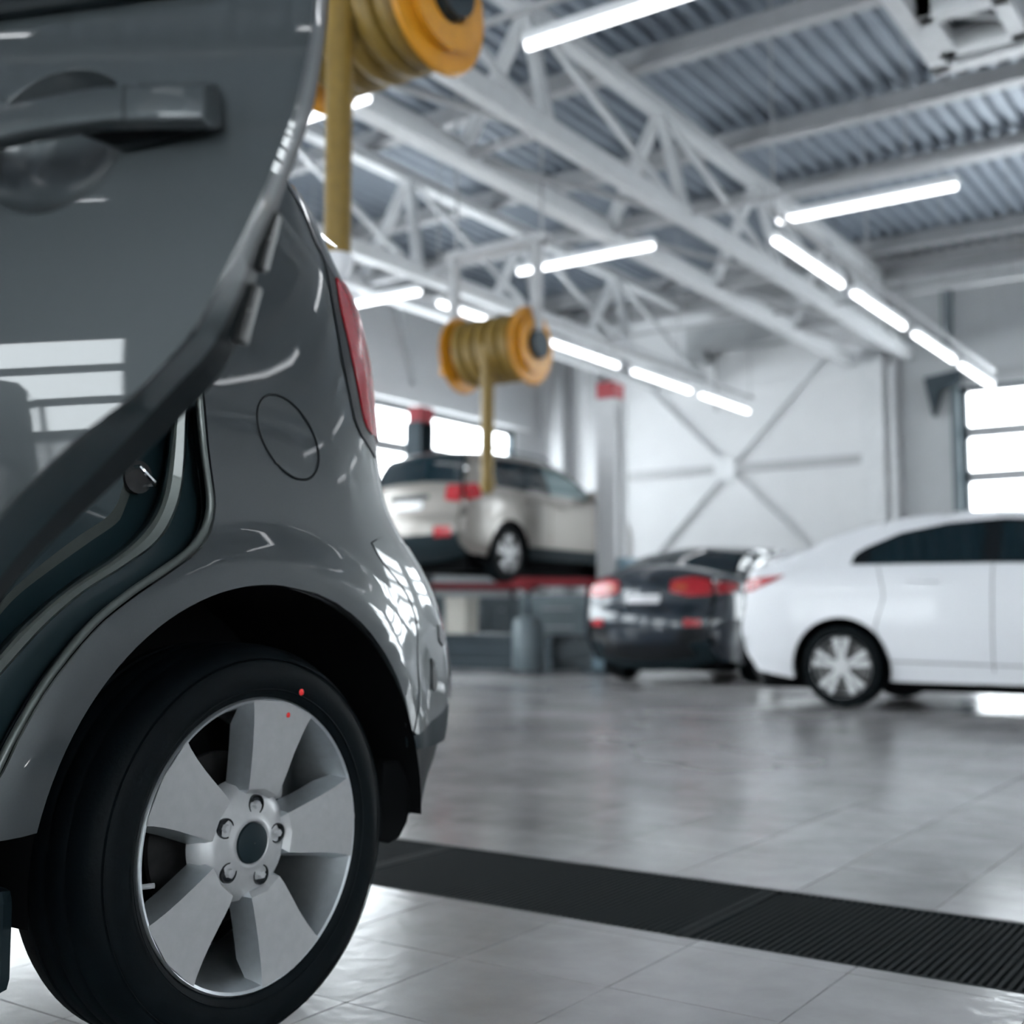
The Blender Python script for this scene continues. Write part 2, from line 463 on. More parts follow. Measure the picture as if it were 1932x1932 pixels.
garage_door('door_1', 'x', WF + .1, -4.56, -.5, DT, 'bright glazed overhead door behind the white sedan', -1)
garage_door('door_2', 'x', WF + .1, 1.3, 5.4, DT, 'glazed overhead door further right in the far wall', -1)
for n, (a, b, t) in enumerate(((12.6, 17.9, DT - .1), (6.6, 11.0, DT), (.6, 5.0, DT), (-6, -1.6, DT))):
    garage_door('door_%d' % (n + 3), 'y', WL - .1, a, b, t, ['bright glazed overhead door behind the lifted SUV', 'second glazed overhead door of the left wall', 'third glazed overhead door of the left wall', 'rearmost glazed overhead door of the left wall'][n], 1, solid=3 if n == 0 else 2)
garage_door('door_7', 'y', WR + .1, -5, -.6, DT, 'glazed overhead door of the right wall', -1)
garage_door('door_8', 'x', WB - .1, -5.3, -2.55, 2.4, 'low glazed door of the back wall behind the viewer', 1, rows=3, cols=3, solid=0)
for n, (a, b) in enumerate(((-11.2, -7.2), (.3, 4.5), (5.1, 9.2))):  # unseen doors added to light the white sedan, clear of the door reflection
    garage_door('door_%d' % (n + 9), 'x', WB - .1, a, b, DT, ['leftmost', 'middle', 'rightmost'][n] + ' unseen tall glazed door added to the back wall for light', 1)

def far_wall_steel():
    y = WF
    def part(name, mb, mat='wall_white', **k): return mb.build(name, mat, wall_far, **k)
    part('eave_beam', MB().box((WL, y - .16, 5.95), (WR, y - .001, 6.2)), 'steel_grey')
    part('eave_flange', MB().box((WL, y - .24, 5.90), (WR, y - .001, 5.95)), 'steel_light')
    part('girt', MB().box((-10.9, y - .09, 3.13), (-5.9, y - .001, 3.27)), 'steel_grey')
    part('girt', MB().box((-10.9, y - .06, 4.52), (-5.9, y - .001, 4.60)), 'wall_white')
    for sx in (-1, 1):
        part('brace', MB().beam((-8.41 - 2.5 * sx, y - .05, .7), (-8.41 + 2.5 * sx, y - .05, 5.7), .13, .06, up=(0, 1, 0)), 'wall_white')
    part('gusset_plate', MB().box((-8.6, y - .1, 3.0), (-8.22, y - .002, 3.4)), 'steel_light')
    for x0, x1, m in ((-5.98, -5.62, 'steel_light'), (-11.0, -10.75, 'steel_grey'), (-11.75, -11.5, 'steel_grey'), (.2, .5, 'steel_light')):
        part('column', MB().box((x0, y - .34, 0), (x1, y - .001, 6.2)), m)
    part('column_web', MB().box((-5.62, y - .22, 0), (-5.42, y - .001, 6.0)), 'steel_grey')
    part('wall_panel', MB().box((-5.42, y - .05, 0), (-4.62, y - .001, 5.9)), 'wall_grey')
    part('header_panel', MB().box((-4.62, y - .05, DT), (-.4, y - .001, 5.9)), 'wall_grey')
    part('sill_trim', MB().box((-4.62, y - .07, DT + .1), (-.4, y - .002, DT + .22)), 'steel_grey')
    # dark door jamb with its guide rail and operator
    part('door_jamb', MB().box((-4.66, y - .13, 0), (-4.55, y - .001, DT)), 'slate_metal')
    part('guide_pipe', MB().box((-4.75, y - .16, 4.72), (-4.61, y - .02, 5.72)), 'slate_metal')
    op = part('door_operator', MB().prism([(-5.02, y - .25, 4.35), (-4.5, y - .25, 4.42), (-4.5, y - .25, 4.25), (-4.78, y - .25, 4.12), (-4.9, y - .25, 3.75)], (0, .23, 0)), 'dark_metal')
    part('conduit', MB().cyl((-5.5, y - .26, 0), (-5.5, y - .26, 4.6), .05, 10), 'steel_light', smooth=True)
far_wall_steel()
d_ = thing('wall_duct', (-8.2, WF - .2, 5.1), 'beige grey ventilation box high on the far white wall', 'duct')
MB().box((-8.95, WF - .45, 5.22), (-7.0, WF - .001, 5.62)).build('housing', 'wall_grey', d_, bevel=.02)
MB().box((-8.95, WF - .42, 5.05), (-8.65, WF - .001, 5.22)).build('outlet', 'wall_grey', d_)
MB().cyl((-8.55, WF - .08, 4.2), (-8.55, WF - .08, 5.22), .03, 8).build('drop_pipe', 'steel_grey', d_, smooth=True)

# left wall frame above its door
MB().beam((WL + .06, 15.05, 4.1), (WL + .06, 14.4, 5.9), .16, .1, up=(1, 0, 0)).build('brace', 'steel_light', wall_left)
MB().box((WL, 12.4, 4.12), (WL + .14, 18.2, 4.4)).build('header_beam', 'wall_white', wall_left)
MB().box((WL, 12.4, 5.95), (WL + .14, 18.4, 6.2)).build('eave_beam', 'steel_grey', wall_left)

# ------------------------------------------------------------------ roof trusses of triangular section
def truss(x, label):
    o = thing('roof_truss', (x, 4.3, 4.72), label, 'truss', 'lattice girders under the roof', kind='structure')
    xl, xr, zb, zt = x - .45, x + .45, 4.72, 6.06
    for xx, nm in ((xl, 'bottom_chord'), (xr, 'bottom_chord')):
        MB().box((xx - (.09 if xx == xl else .06), WB + .2, zb - .09), (xx + (.09 if xx == xl else .06), WF - .36, zb + .09)).build(nm, 'steel_light', o)
    MB().box((x - .08, WB + .2, zt - .07), (x + .08, WF - .36, zt + .07)).build('top_chord', 'steel_light', o)
    y = 8.1 - 2.55 * 6
    while y < WF - .4:
        for xx in (xl, xr):
            MB().beam((xx, y, zb), (x, y + .35, zt), .10, .10, up=(0, 1, 0)).build('web_member', 'steel_light', o)
        MB().beam((xl, y, zb), (xr, y, zb), .07).build('cross_tie', 'steel_grey', o)
        if y + 2.6 < WF:
            MB().beam((x, y + .35, zt), (xr, y + 2.5, zb), .055).build('diagonal', 'steel_light', o)
            MB().beam((xl, y, zb), (xr, y + 2.55, zb), .05).build('wind_brace', 'steel_grey', o)
        y += 2.55
    return o
truss(-5.65, 'nearest light grey lattice girder crossing the upper middle')
truss(-9.1, 'light grey lattice girder above the lifted SUV')
truss(-.6, 'light grey lattice girder overhead at the right')
truss(4.6, 'light grey lattice girder in the right half of the hall')

# ------------------------------------------------------------------ tube lights
def tube_light():
    o = thing('tube_light', (0, 0, 0), '', 'light', '')
    MB().box((-.85, -.045, .02), (.85, .045, .085)).build('housing', 'lamp_housing', o, bevel=.008)
    MB().tube([(-.83, 0, .0), (.83, 0, .0)], .030, 12).build('tube', 'lamp_tube', o, smooth=True)
    for s in (-.7, .7):
        MB().cyl((s, 0, .08), (s, 0, .229), .006, 6).build('hanger', 'steel_grey', o)
    return o
_t0 = tube_light(); _used = [False]
def place_tube(x, y, z, along, label, group):
    o = _t0 if not _used[0] else copy_tree(_t0)
    _used[0] = True
    o.location = (x, y, z); o.rotation_euler = (0, 0, 0 if along == 'x' else PI / 2)
    o['label'] = label; o['group'] = group
TUBES = []
names_b = {(6.38, -3.43): 'white tube light at the top centre, beside the yellow reel',
           (6.38, -6.5): 'white tube light behind the near yellow hose',
           (10.69, -3.4): 'white tube light under the roof deck at the right',
           (10.69, -6.42): 'white tube light at the middle under the nearest girder',
           (10.69, -9.5): 'white tube light close to the red tail lamp'}
for y in (-6.4, -2.2, 2.1, 6.38, 10.69, 14.95):
    for x in (-9.5, -6.42, -3.4, -.4, 2.6, 5.6):
        if y == 14.95 and x < -1: continue
        if y == 2.1 and x < -4: continue
        lab = [v for (yy, xx), v in names_b.items() if yy == y and abs(xx - x) < .2]
        xx = -3.43 if (y, x) == (6.38, -3.4) else -6.5 if (y, x) == (6.38, -6.42) else x
        place_tube(xx, y, 4.49, 'x', lab[0] if lab else 'tube light, %s from the left, in the row %s' % (['first', 'second', 'third', 'fourth', 'fifth', 'sixth'][[-9.5, -6.42, -3.4, -.4, 2.6, 5.6].index(x)], {-6.4: 'nearest the back wall', -2.2: 'just behind the viewer', 2.1: 'over the drain', 6.38: 'past the drain', 10.69: 'over the white sedan', 14.95: 'nearest the far wall'}[y]), 'tube lights hung across the hall')
for x, nm in ((-3.8, 'right'), (-7.45, 'left')):
    for k, y in enumerate((10.35, 12.4, 14.5, 16.55)):
        place_tube(x, y, 3.91, 'y', ['nearest', 'second', 'third', 'farthest'][k] + ' tube light of the ' + nm + ' row running to the far wall', 'tube lights in rows towards the far wall')
    MB_ = MB().box((x - .02, 9.4, 4.14), (x + .02, 17.6, 4.18)); rail = MB_.build('light_track', 'steel_grey')
    tag(rail, 'thin steel track carrying the ' + nm + ' row of tube lights', 'track')
    for yy in (9.5, 12, 15, 17.5):
        MB().cyl((x, yy, 4.18), (x, yy, ZC - .21), .008, 6).build('drop_rod', 'steel_grey', rail)
for y in (6.38, 10.69, 14.95, 2.1, -2.2, -6.4):
    rail = MB().box((-10.6, y - .02, 4.73), (6.7, y + .02, 4.77)).build('light_track', 'steel_grey')
    tag(rail, 'thin steel track crossing the hall at %s' % {6.38: 'the near tube lights', 10.69: 'the middle tube lights', 14.95: 'the far end', 2.1: 'the drain, overhead', -2.2: 'the viewer, overhead', -6.4: 'the back doors, overhead'}[y], 'track')
    for xx in (-10.4, -3, 3, 6.5):
        MB().cyl((xx, y, 4.77), (xx, y, ZC - .02), .008, 6).build('drop_rod', 'steel_grey', rail)

# ------------------------------------------------------------------ unit heater under the roof, upper right
h_ = thing('unit_heater', (-1.85, 8.35, 4.7), 'light grey suspended unit heater with dark square opening', 'heater')
def heater():
    x0, x1, y0, y1, z0, z1 = -2.15, -1.55, 7.95, 8.65, 4.72, 5.2
    mb = MB(); t = .12
    for a, b in (((x0, y0, z0), (x1, y0 + t, z1)), ((x0, y1 - t, z0), (x1, y1, z1)), ((x0, y0, z0), (x0 + t, y1, z1)), ((x1 - t, y0, z0), (x1, y1, z1))): mb.box(a, b)
    mb.build('casing', 'steel_light', h_, bevel=.01)
    MB().box((x0 + t, y0 + t, z0 + .16), (x1 - t, y1 - t, z0 + .2)).build('grille_back', 'dark_metal', h_)
    MB().beam((x0 + .05, y0 + .1, z0 + .1), (x1 - .1, y1 - .2, z0 + .1), .05).build('vane', 'steel_light', h_)
    MB().box((x0 - .12, 6.6, z0 + .02), (x0 - .0, y1 + .25, z0 + .16)).build('side_rail', 'steel_light', h_)
    MB().box((x0 - .12, y1 + .15, z0 + .02), (x1 + .8, y1 + .3, z0 + .16)).build('end_rail', 'steel_light', h_)
    for sx, sy in ((x0, y0), (x1, y0), (x0, y1), (x1, y1)):
        MB().cyl((sx, sy, z1), (sx, sy, ZC - .02), .012, 8).build('hanger_rod', 'steel_grey', h_)
heater()

# ------------------------------------------------------------------ yellow hose reels
def hose_reel(c, hose_x, hose_y, hose_end, label, hr, nozzle):
    x, y, z = c
    o = thing('hose_reel', (x, y, z), label, 'hose reel', 'yellow exhaust hose reels')
    R = .36
    for xa, xb, nm in ((x - .46, x - .40, 'flange'), (x + .34, x + .40, 'flange')):
        MB().lathe([(.05, 0), (R * .62, 0), (R * .66, .02), (R, .02), (R + .012, .03), (R, .045), (R * .66, .045), (.05, .06)], (xa, y, z), (1, 0, 0), 48).build(nm, 'yellow_paint', o, smooth=True)
    MB().cyl((x + .40, y, z), (x + .50, y, z), .13, 24).build('hub', 'dark_metal', o, smooth=True)
    MB().lathe([(.15, 0), (.26, 0), (.27, .05), (.15, .06)], (x + .39, y, z), (1, 0, 0), 40).build('hub_ring', 'yellow_paint', o, smooth=True)
    # hose wound on the drum
    n = 26 * 5; path = []
    rw = R - .10
    for k in range(n + 1):
        a = 2 * PI * k / 26; path.append((x - .36 + .68 * k / n, y + rw * math.cos(a), z + rw * math.sin(a)))
    MB().tube(path, hr, 10).build('hose_winding', 'yellow_hose', o, smooth=True)
    MB().cyl((x - .4, y, z), (x + .35, y, z), rw - hr * .4, 24).build('drum', 'yellow_paint', o, smooth=True)
    # hanging hose with ribs
    pts, rad = [], []; L = z - hose_end; m = int(L / .022)
    for k in range(m + 1):
        for j in range(2):
            pts.append((hose_x, hose_y, z - L * (k + j * .5) / (m + .5))); rad.append(hr * (1.0 if j else .90))
    MB().tube(pts, rad, 16).build('hose', 'yellow_hose', o, smooth=True, angle=180)
    MB().lathe([(hr * .5, 0), (hr * 1.1, 0), (hr * 1.15, -.05), (hr * .7, -.12), (hr * .3, -.13)], (hose_x, hose_y, hose_end), (0, 0, 1), 20).build('nozzle', nozzle, o, smooth=True)
    # motor box and bracket up to the girder
    MB().box((x - .58, y - .16, z - .2), (x - .47, y + .16, z + .22)).build('side_plate', 'yellow_paint', o, bevel=.01)
    MB().box((x - .56, y - .05, z + .2), (x - .49, y + .05, z + .98)).build('bracket_arm', 'steel_grey', o)
    MB().box((x + .42, y - .05, z), (x + .48, y + .05, z + .98)).build('bracket_arm', 'steel_grey', o)
    MB().box((x - .6, y - .08, z + .96), (x + .6, y + .08, z + 1.04)).build('bracket_beam', 'steel_grey', o)
    for xx in (x - .5, x + .5):
        MB().cyl((xx, y, z + 1.04), (xx, y, ZC - .02), .015, 8).build('bracket_rod', 'steel_grey', o)
hose_reel((-3.76, 4.30, 3.64), -3.735, 4.0, 2.36, 'near yellow hose reel with thick hose hanging by the tail lamp', .066, 'plate_white')
hose_reel((-6.45, 9.15, 3.22), -6.38, 8.88, 1.95, 'far yellow hose reel with its hose hanging before the lifted SUV', .066, 'yellow_hose')

# ================================================================== DRAIN GRATES
def grate():
    o = thing('drain_grate', (0, 0, 0), '', 'drain grate', 'dark steel grates over the trench drain')
    w = 1.02
    mb = MB()
    mb.box((0, GY0 + .003, -.035), (w - .004, GY0 + .02, -.002)); mb.box((0, GY1 - .02, -.035), (w - .004, GY1 - .003, -.002))
    mb.box((0, GY0 + .003, -.035), (.022, GY1 - .003, -.002)); mb.box((w - .026, GY0 + .003, -.035), (w - .004, GY1 - .003, -.002))
    mb.build('frame', 'grate_steel', o)
    bar = MB().box((-.0045, GY0 + .02, -.032), (.0045, GY1 - .02, -.003)).mesh('bar'); bar.materials.append(M['grate_steel'])
    for k in range(56):
        b = bpy.data.objects.new('bar', bar); COL.objects.link(b); b.parent = o; b.location = (.0375 + k * .01715, 0, 0)
    for yy in (2.56, 2.75):
        MB().box((.02, yy - .004, -.03), (w - .024, yy + .004, -.012)).build('tie_rod', 'grate_steel', o)
    return o
_g = grate(); _gx = float(on_z(1360, 1725, 0)[0])
_gl = {-1: 'dark drain grate half hidden beside the rear tyre', 0: 'dark drain grate at the right edge of the picture', -2: 'dark drain grate hidden behind the rear wheel', 1: 'dark drain grate just beyond the right edge', -3: 'dark drain grate under the parked grey car'}
for n, i in enumerate((-1, 0, -2, 1, -3)):
    o = _g if n == 0 else copy_tree(_g)
    o.location = (_gx + 1.02 * i, 0, 0); o['label'] = _gl[i]

# ================================================================== FOREGROUND HATCHBACK
XC = -2.335
_ZW = [.0, .15, .3, .45, .6, .75, .9, 1.0, 1.1, 1.25, 1.4, 1.5, 1.6]
_WW = [.80, .85, .882, .896, .902, .905, .90, .89, .872, .835, .785, .735, .66]
_ZR = [.15, .3, .35, .4, .45, .5, .55, .6, .65, .7, .75, .8, .85, .9, .95, 1.0, 1.05, 1.1, 1.15, 1.2, 1.25, 1.3, 1.4, 1.5, 1.6]
_YR = [2.16, 2.2, 2.206, 2.246, 2.264, 2.267, 2.268, 2.257, 2.235, 2.205, 2.164, 2.102, 2.025, 1.968, 1.949, 1.943, 1.945, 1.948, 1.955, 1.957, 1.956, 1.952, 1.895, 1.874, 1.87]
def _sm(zs, vs, k=.035):
    z = np.linspace(zs[0], zs[-1], 400); v = np.interp(z, zs, vs); dz = z[1] - z[0]; h = int(3 * k / dz) + 1
    ker = np.exp(-.5 * (np.arange(-h, h + 1) * dz / k) ** 2); ker /= ker.sum()
    return z, np.convolve(np.pad(v, h, mode='reflect', reflect_type='odd'), ker, 'valid')
_zw, _ww = _sm(_ZW, _WW, .05); _zr, _yr = _sm(_ZR, _YR, .022)
HUB = np.array([1.372, .325]); Y0, LC, NS = 1.4, .9, 3.2
def half_w(z): return float(np.interp(z, _zw, _ww))
def flare(y, z):
    rho = math.hypot(y - HUB[0], z - HUB[1])
    return .020 * (1 - float(smoothstep(.44, .525, rho))) * float(smoothstep(.1, .4, z))
def S(s, z, off=0.):
    """outer skin of the car's visible side: s runs along the flank, then round the rear corner"""
    w = half_w(z); yr = float(np.interp(z, _zr, _yr))
    if s <= Y0: x, y = w, s
    else:
        th = min(max((s - Y0) / LC * PI / 2, 1e-6), PI / 2 + .3)
        c = max(math.cos(th), 1e-6); sn = min(math.sin(th), 1.)
        x = w * c ** (2 / NS); y = Y0 + (yr - Y0) * sn ** (2 / NS)
    f = flare(y, z) * smoothstep(.75, .88, x) if x > .7 else 0.
    return np.array([XC + x + f + off, y, z])
def on_skin(px, s=1.5, z=.8, off=0.):
    return solve(lambda a, b: S(a, b, off), px, s, z)
_SIL = {}
def s_sil(z):
    k = round(z, 2)
    if k not in _SIL:
        ss = np.linspace(1.4, 2.1, 141); _SIL[k] = float(ss[int(np.argmax([project(S(a, z))[0] for a in ss]))])
    return _SIL[k]
def on_front(px, s0, z0):
    """like on_skin, but only on the side of the rear corner that faces the camera"""
    c = np.array([s0, z0]); h = np.array([.3, .16]); px = np.array(px, float)
    for _ in range(7):
        best = None
        for a in np.linspace(c[0] - h[0], c[0] + h[0], 13):
            for b in np.linspace(c[1] - h[1], c[1] + h[1], 13):
                if a > s_sil(b): continue
                e = np.linalg.norm(project(S(a, b)) - px)
                if best is None or e < best[0]: best = (e, a, b)
        c = np.array(best[1:]); h = h * .35
    return c
CAR = thing('hatchback', (XC, 0.1, 0), 'dark grey hatchback with its rear door swung open, left foreground', 'car')

# curves traced on the side: rear door opening (J0) and wheel arch
J0px = [(385, 740), (395, 850), (408, 950), (400, 1000), (375, 1040), (330, 1075), (250, 1130), (180, 1190), (100, 1290), (40, 1390), (0, 1470)]
J0 = [on_skin(p, 1.2, .8) for p in J0px]
J0 = [np.array([1.30, 1.56]), np.array([1.275, 1.4]), np.array([1.25, 1.2])] + J0 + [np.array([.86, .40]), np.array([.80, .34])]
J0s = smooth_line(J0, 90)
RA = .413
arch = [(HUB[0] + RA * math.cos(a), HUB[1] + RA * math.sin(a)) for a in np.linspace(PI + .10, -.12, 60)]
def arch_s(y, z):
    """arc point to surface parameter s"""
    if y <= Y0: return (y, z)
    yr = float(np.interp(z, _zr, _yr)); sn = ((y - Y0) / (yr - Y0)) ** (NS / 2)
    return (Y0 + LC * math.asin(min(sn, 1)) / (PI / 2), z)
arch2 = [arch_s(*p) for p in arch]
lampedge = [on_front(p, 1.6, zz) for p, zz in [((592, 440), 1.44), ((607, 481), 1.4), ((619, 528), 1.35), ((627, 574), 1.3), ((643, 667), 1.2), ((656, 730), 1.13), ((669, 792), 1.07), ((682, 823), 1.03)]]
lampedge = [np.array([lampedge[0][0] - .03, 1.54])] + list(lampedge)
seam = [on_front(p, 1.65, .8) for p in [(700, 1024), (722, 1062), (748, 1092), (772, 1128), (786, 1170)]]
ia = int(np.argmin([math.hypot(p[0] - HUB[0] - RA * math.cos(.35), p[1] - HUB[1] - RA * math.sin(.35)) for p in arch]))
s_end = Y0 + LC * 1.0
# quarter panel
qpoly = [p for p in J0s if p[1] > .385] + [q for q in arch2[:ia + 1] if q[1] > .385] + list(seam[::-1]) + [(seam[0][0] + .10, .88), (seam[0][0] + .14, .93), (lampedge[-1][0] + .16, 1.0), (lampedge[-1][0] + .10, 1.02)] + [tuple(lampedge[-1])] + [tuple(p) for p in lampedge[::-1][1:]]
panel('quarter_panel', qpoly, S, 'car_paint', CAR, step=.022, hem=.012)
# fuel flap outlined by a thin gap
fpx = [(543 + 88 * math.cos(t) * math.cos(1.08) - 46 * math.sin(t) * math.sin(1.08), 825 + 88 * math.cos(t) * math.sin(1.08) + 46 * math.sin(t) * math.cos(1.08)) for t in np.linspace(0, 2 * PI, 61)[:-1]]
fc = resample([on_skin(p, 1.4, 1.) for p in fpx + fpx[:1]], n=90)
MB().tube([S(a, b, .0006) for a, b in fc], .0021, 6).build('fuel_flap_gap', 'black_rubber', CAR)
# tail lamp: black surround and red lens standing proud
def band(a, b, da, db): return [tuple(np.array(p) + np.array([da, 0])) for p in a] + [tuple(np.array(p) + np.array([db, 0])) for p in b[::-1]]
le = smooth_line(lampedge, 30)
redge = smooth_line([on_front(p, 1.65, zz) for p, zz in [((631, 524), 1.36), ((639, 574), 1.3), ((660, 667), 1.2), ((673, 730), 1.13), ((685, 792), 1.07), ((696, 818), 1.04)]], 26)
blk = [tuple(p) for p in le] + [tuple(redge[-1] + [.03, -.045]), tuple(redge[-1] + [.05, -.01])] + [tuple(p) for p in redge[::-1]] + [(redge[0][0] - .03, redge[0][1] + .06), (le[1][0] + .012, 1.46), (le[0][0] + .008, 1.54)]
panel('lamp_surround', blk, lambda s, z: S(s, z, .003), 'dark_trim', CAR, step=.012, hem=.02)
lens = [tuple(p) for p in redge] + [tuple(p + [.26, 0]) for p in redge[::-1]]
panel('tail_lamp', lens, lambda s, z: S(s, z, .006), 'red_lens', CAR, step=.014, hem=.02)
# rear hatch and glass beyond the lamp
hp = [(le[0][0] + .012, 1.54), (le[1][0] + .016, 1.46), (redge[0][0] - .025, redge[0][1] + .06)] + [tuple(redge[0])] + [tuple(p + [.265, 0]) for p in redge] + [(s_end, 1.0), (s_end, 1.54)]
panel('tailgate', hp, S, 'car_paint', CAR, step=.03)
tg = [(lampedge[-1][0] + .09, 1.012), (seam[0][0] + .09, .93), (seam[0][0] + .0, .86), (seam[0][0] - .01, .80), (s_end, .76), (s_end, 1.0)]
panel('tailgate_lower', tg, lambda s, z: S(s, z, -.0015), 'car_paint', CAR, step=.03, hem=.01)
# bumper
bl = on_front((779, 1298), 1.65, .55); bl2 = (s_end, .52)
bpoly = [tuple(p) for p in seam] + [arch2[ia]] + [q for q in arch2[ia:] if q[1] > .535] + [(bl[0] + .25, .525), bl2, (s_end, .79), (seam[0][0] + .04, .835)]
panel('rear_bumper', bpoly, lambda s, z: S(s, z, .002), 'car_paint', CAR, step=.022, hem=.012)
lb = [q for q in arch2[ia:] if .43 < q[1] <= .535] + [(arch2[-1][0] + .05, .43), (s_end, .43), (s_end, .515), (bl[0] + .25, .52)]
panel('bumper_lower', lb, lambda s, z: S(s, z, -.004), 'dark_plastic', CAR, step=.022, hem=.012)
vb = [(arch2[-1][0] - .01, .43), (arch2[-1][0] + .01, .30), (arch2[-1][0] + .2, .30), (s_end, .30), (s_end, .43)]
panel('bumper_valance', vb, lambda s, z: S(s, z, -.02), 'black_rubber', CAR, step=.03, hem=.02)
def slot(px, w, mat, name, off):
    pts = [on_front(p, 1.7, .6) for p in px]; panel(name, pts, lambda s, z: S(s, z, off), mat, CAR, step=.012, hem=.01)
slot([(811, 1242), (817, 1248), (822, 1282), (820, 1305), (813, 1298)], 0, 'dark_trim', 'bumper_vent', .005)
slot([(824, 1178), (831, 1182), (836, 1205), (833, 1222), (826, 1208)], 0, 'dark_trim', 'reflector', .005)
# wheel-arch liner and underbody
lin = MB()
a_ = np.linspace(PI + .12, -.02, 40)
lin.loft([[(XC + .903, HUB[0] + (RA - .002) * math.cos(t), HUB[1] + (RA - .002) * math.sin(t)) for t in a_], [(XC + .86, HUB[0] + RA * math.cos(t), HUB[1] + RA * math.sin(t)) for t in a_], [(XC + .55, HUB[0] + RA * 1.02 * math.cos(t), HUB[1] + RA * 1.02 * math.sin(t)) for t in a_]])
lin.add([(XC + .55, HUB[0] + RA * 1.02 * math.cos(t), HUB[1] + RA * 1.02 * math.sin(t)) for t in a_], [tuple(range(len(a_)))])
lin.build('wheel_arch_liner', 'liner_plastic', CAR, smooth=True)
MB().prism([(XC + .875, HUB[0] + RA + dy, z) for dy, z in ((-.035, .42), (.0, .38), (.004, .335), (-.008, .30), (-.03, .275), (-.06, .268), (-.09, .28), (-.08, .42))], (-.30, 0, 0)).build('mud_flap', 'liner_plastic', CAR, bevel=.006)
MB().box((XC - .8, -1.6, .2), (XC + .80, .92, .42)).box((XC - .6, .92, .25), (XC + .54, 2.1, .45)).build('underbody', 'liner_plastic', CAR)
MB().box((XC + .80, -.6, .19), (XC + .875, .965, .33)).build('sill', 'dark_plastic', CAR, bevel=.02)

# door aperture: stepped flanges and seals behind the open door, traced at growing depth
def jcurve(px, depth, n=60, tail=True):
    pts = [on_x(x, y, XC + .90 - depth) for x, y in px]
    return smooth_line(pts, n)
def shift(px, dx, dy=0): return [(x + dx, y + dy) for x, y in px]
JX = [(372, 600), (378, 680)] + J0px + [(-60, 1600), (-100, 1720)]
c0 = [S(a, b, -.001) for a, b in [on_skin(p, 1.2, .8) for p in JX]]; c0 = smooth_line(c0, 60)
ca = jcurve([(x - 4, y - 2) for x, y in JX], .004)
ca1 = jcurve([(x - 15, y - 8) for x, y in JX], .0025)
ca2 = jcurve([(x - 19, y - 11) for x, y in JX], .014)
cb = jcurve([(x - 19, y - 11) for x, y in JX], .055)
R2 = [(352, 600), (355, 700), (353, 790), (347, 900), (333, 962), (300, 1020), (240, 1066), (160, 1117), (90, 1177), (30, 1242), (0, 1277), (-60, 1360), (-110, 1450)]
L2 = [(322, 600), (326, 700), (325, 790), (312, 900), (295, 960), (265, 1006), (215, 1050), (130, 1107), (60, 1166), (0, 1228), (-60, 1310), (-110, 1400)]
R3 = [(275, 700), (265, 800), (252, 905), (234, 962), (220, 987), (170, 1022), (100, 1072), (40, 1118), (0, 1160), (-60, 1240), (-110, 1320)]
L3 = [(255, 700), (245, 800), (235, 900), (212, 965), (150, 1010), (90, 1055), (30, 1106), (0, 1138), (-60, 1215), (-110, 1295)]
IN = [(60, 700), (60, 800), (60, 900), (40, 960), (0, 1000), (-60, 1040), (-110, 1080), (-140, 1110), (-170, 1140), (-200, 1200), (-220, 1260)]
MB().loft([ca, ca1, ca2]).build('door_opening_flange', 'flange_sheen', CAR, smooth=True, angle=180)
cR2 = jcurve(R2, .06); cL2 = jcurve(L2, .064); cR2t = jcurve([(x - 4, y - 2) for x, y in R2], .047); cL2t = jcurve([(x + 5, y + 3) for x, y in L2], .047)
MB().loft([c0 - np.array([.03, 0, 0]), ca - np.array([.03, 0, 0])]).build('door_gap', 'black_rubber', CAR)
MB().loft([ca2, cb, cR2]).build('door_jamb', 'car_paint_shaded', CAR, smooth=True)
cm = [(a + b) / 2 - np.array([.006, 0, 0]) for a, b in zip(cR2t, cL2t)]
MB().loft([cR2, cR2t, cm, cL2t, cL2]).build('door_seal', 'flange_sheen', CAR, smooth=True, angle=40)
cR3 = jcurve(R3, .10); cL3 = jcurve(L3, .085); cIN = jcurve(IN, .12)
MB().loft([cL2, jcurve([(x - 6, y - 3) for x, y in L2], .105), cR3]).build('door_jamb', 'car_paint_shaded', CAR, smooth=True)
MB().loft([cR3, cL3]).build('sill_flange', 'flange_sheen', CAR, smooth=True)
MB().loft([cL3, cIN]).build('inner_sill', 'car_paint_shaded', CAR, smooth=True)
sp = on_x(262, 900, XC + .90 - .08)
st = MB().cyl(sp + [-.012, 0, 0], sp + [.0, 0, 0], .026, 20); st.build('striker_plate', 'steel_dark', CAR, smooth=True)
MB().tube([sp + [0, -.012, .014], sp + [.018, -.012, .014], sp + [.024, -.006, .004], sp + [.024, .010, -.008], sp + [.018, .016, -.012], sp + [0, .016, -.012]], .0042, 8).build('striker', 'chrome', CAR, smooth=True)
# dark cabin behind the opening
MB().box((XC - .72, -.3, .30), (XC + .70, 1.22, .95)).build('cabin_floor', 'liner_plastic', CAR)
MB().box((XC - .70, .95, .5), (XC + .62, 1.3, 1.35)).build('rear_seat', 'liner_plastic', CAR, bevel=.05)

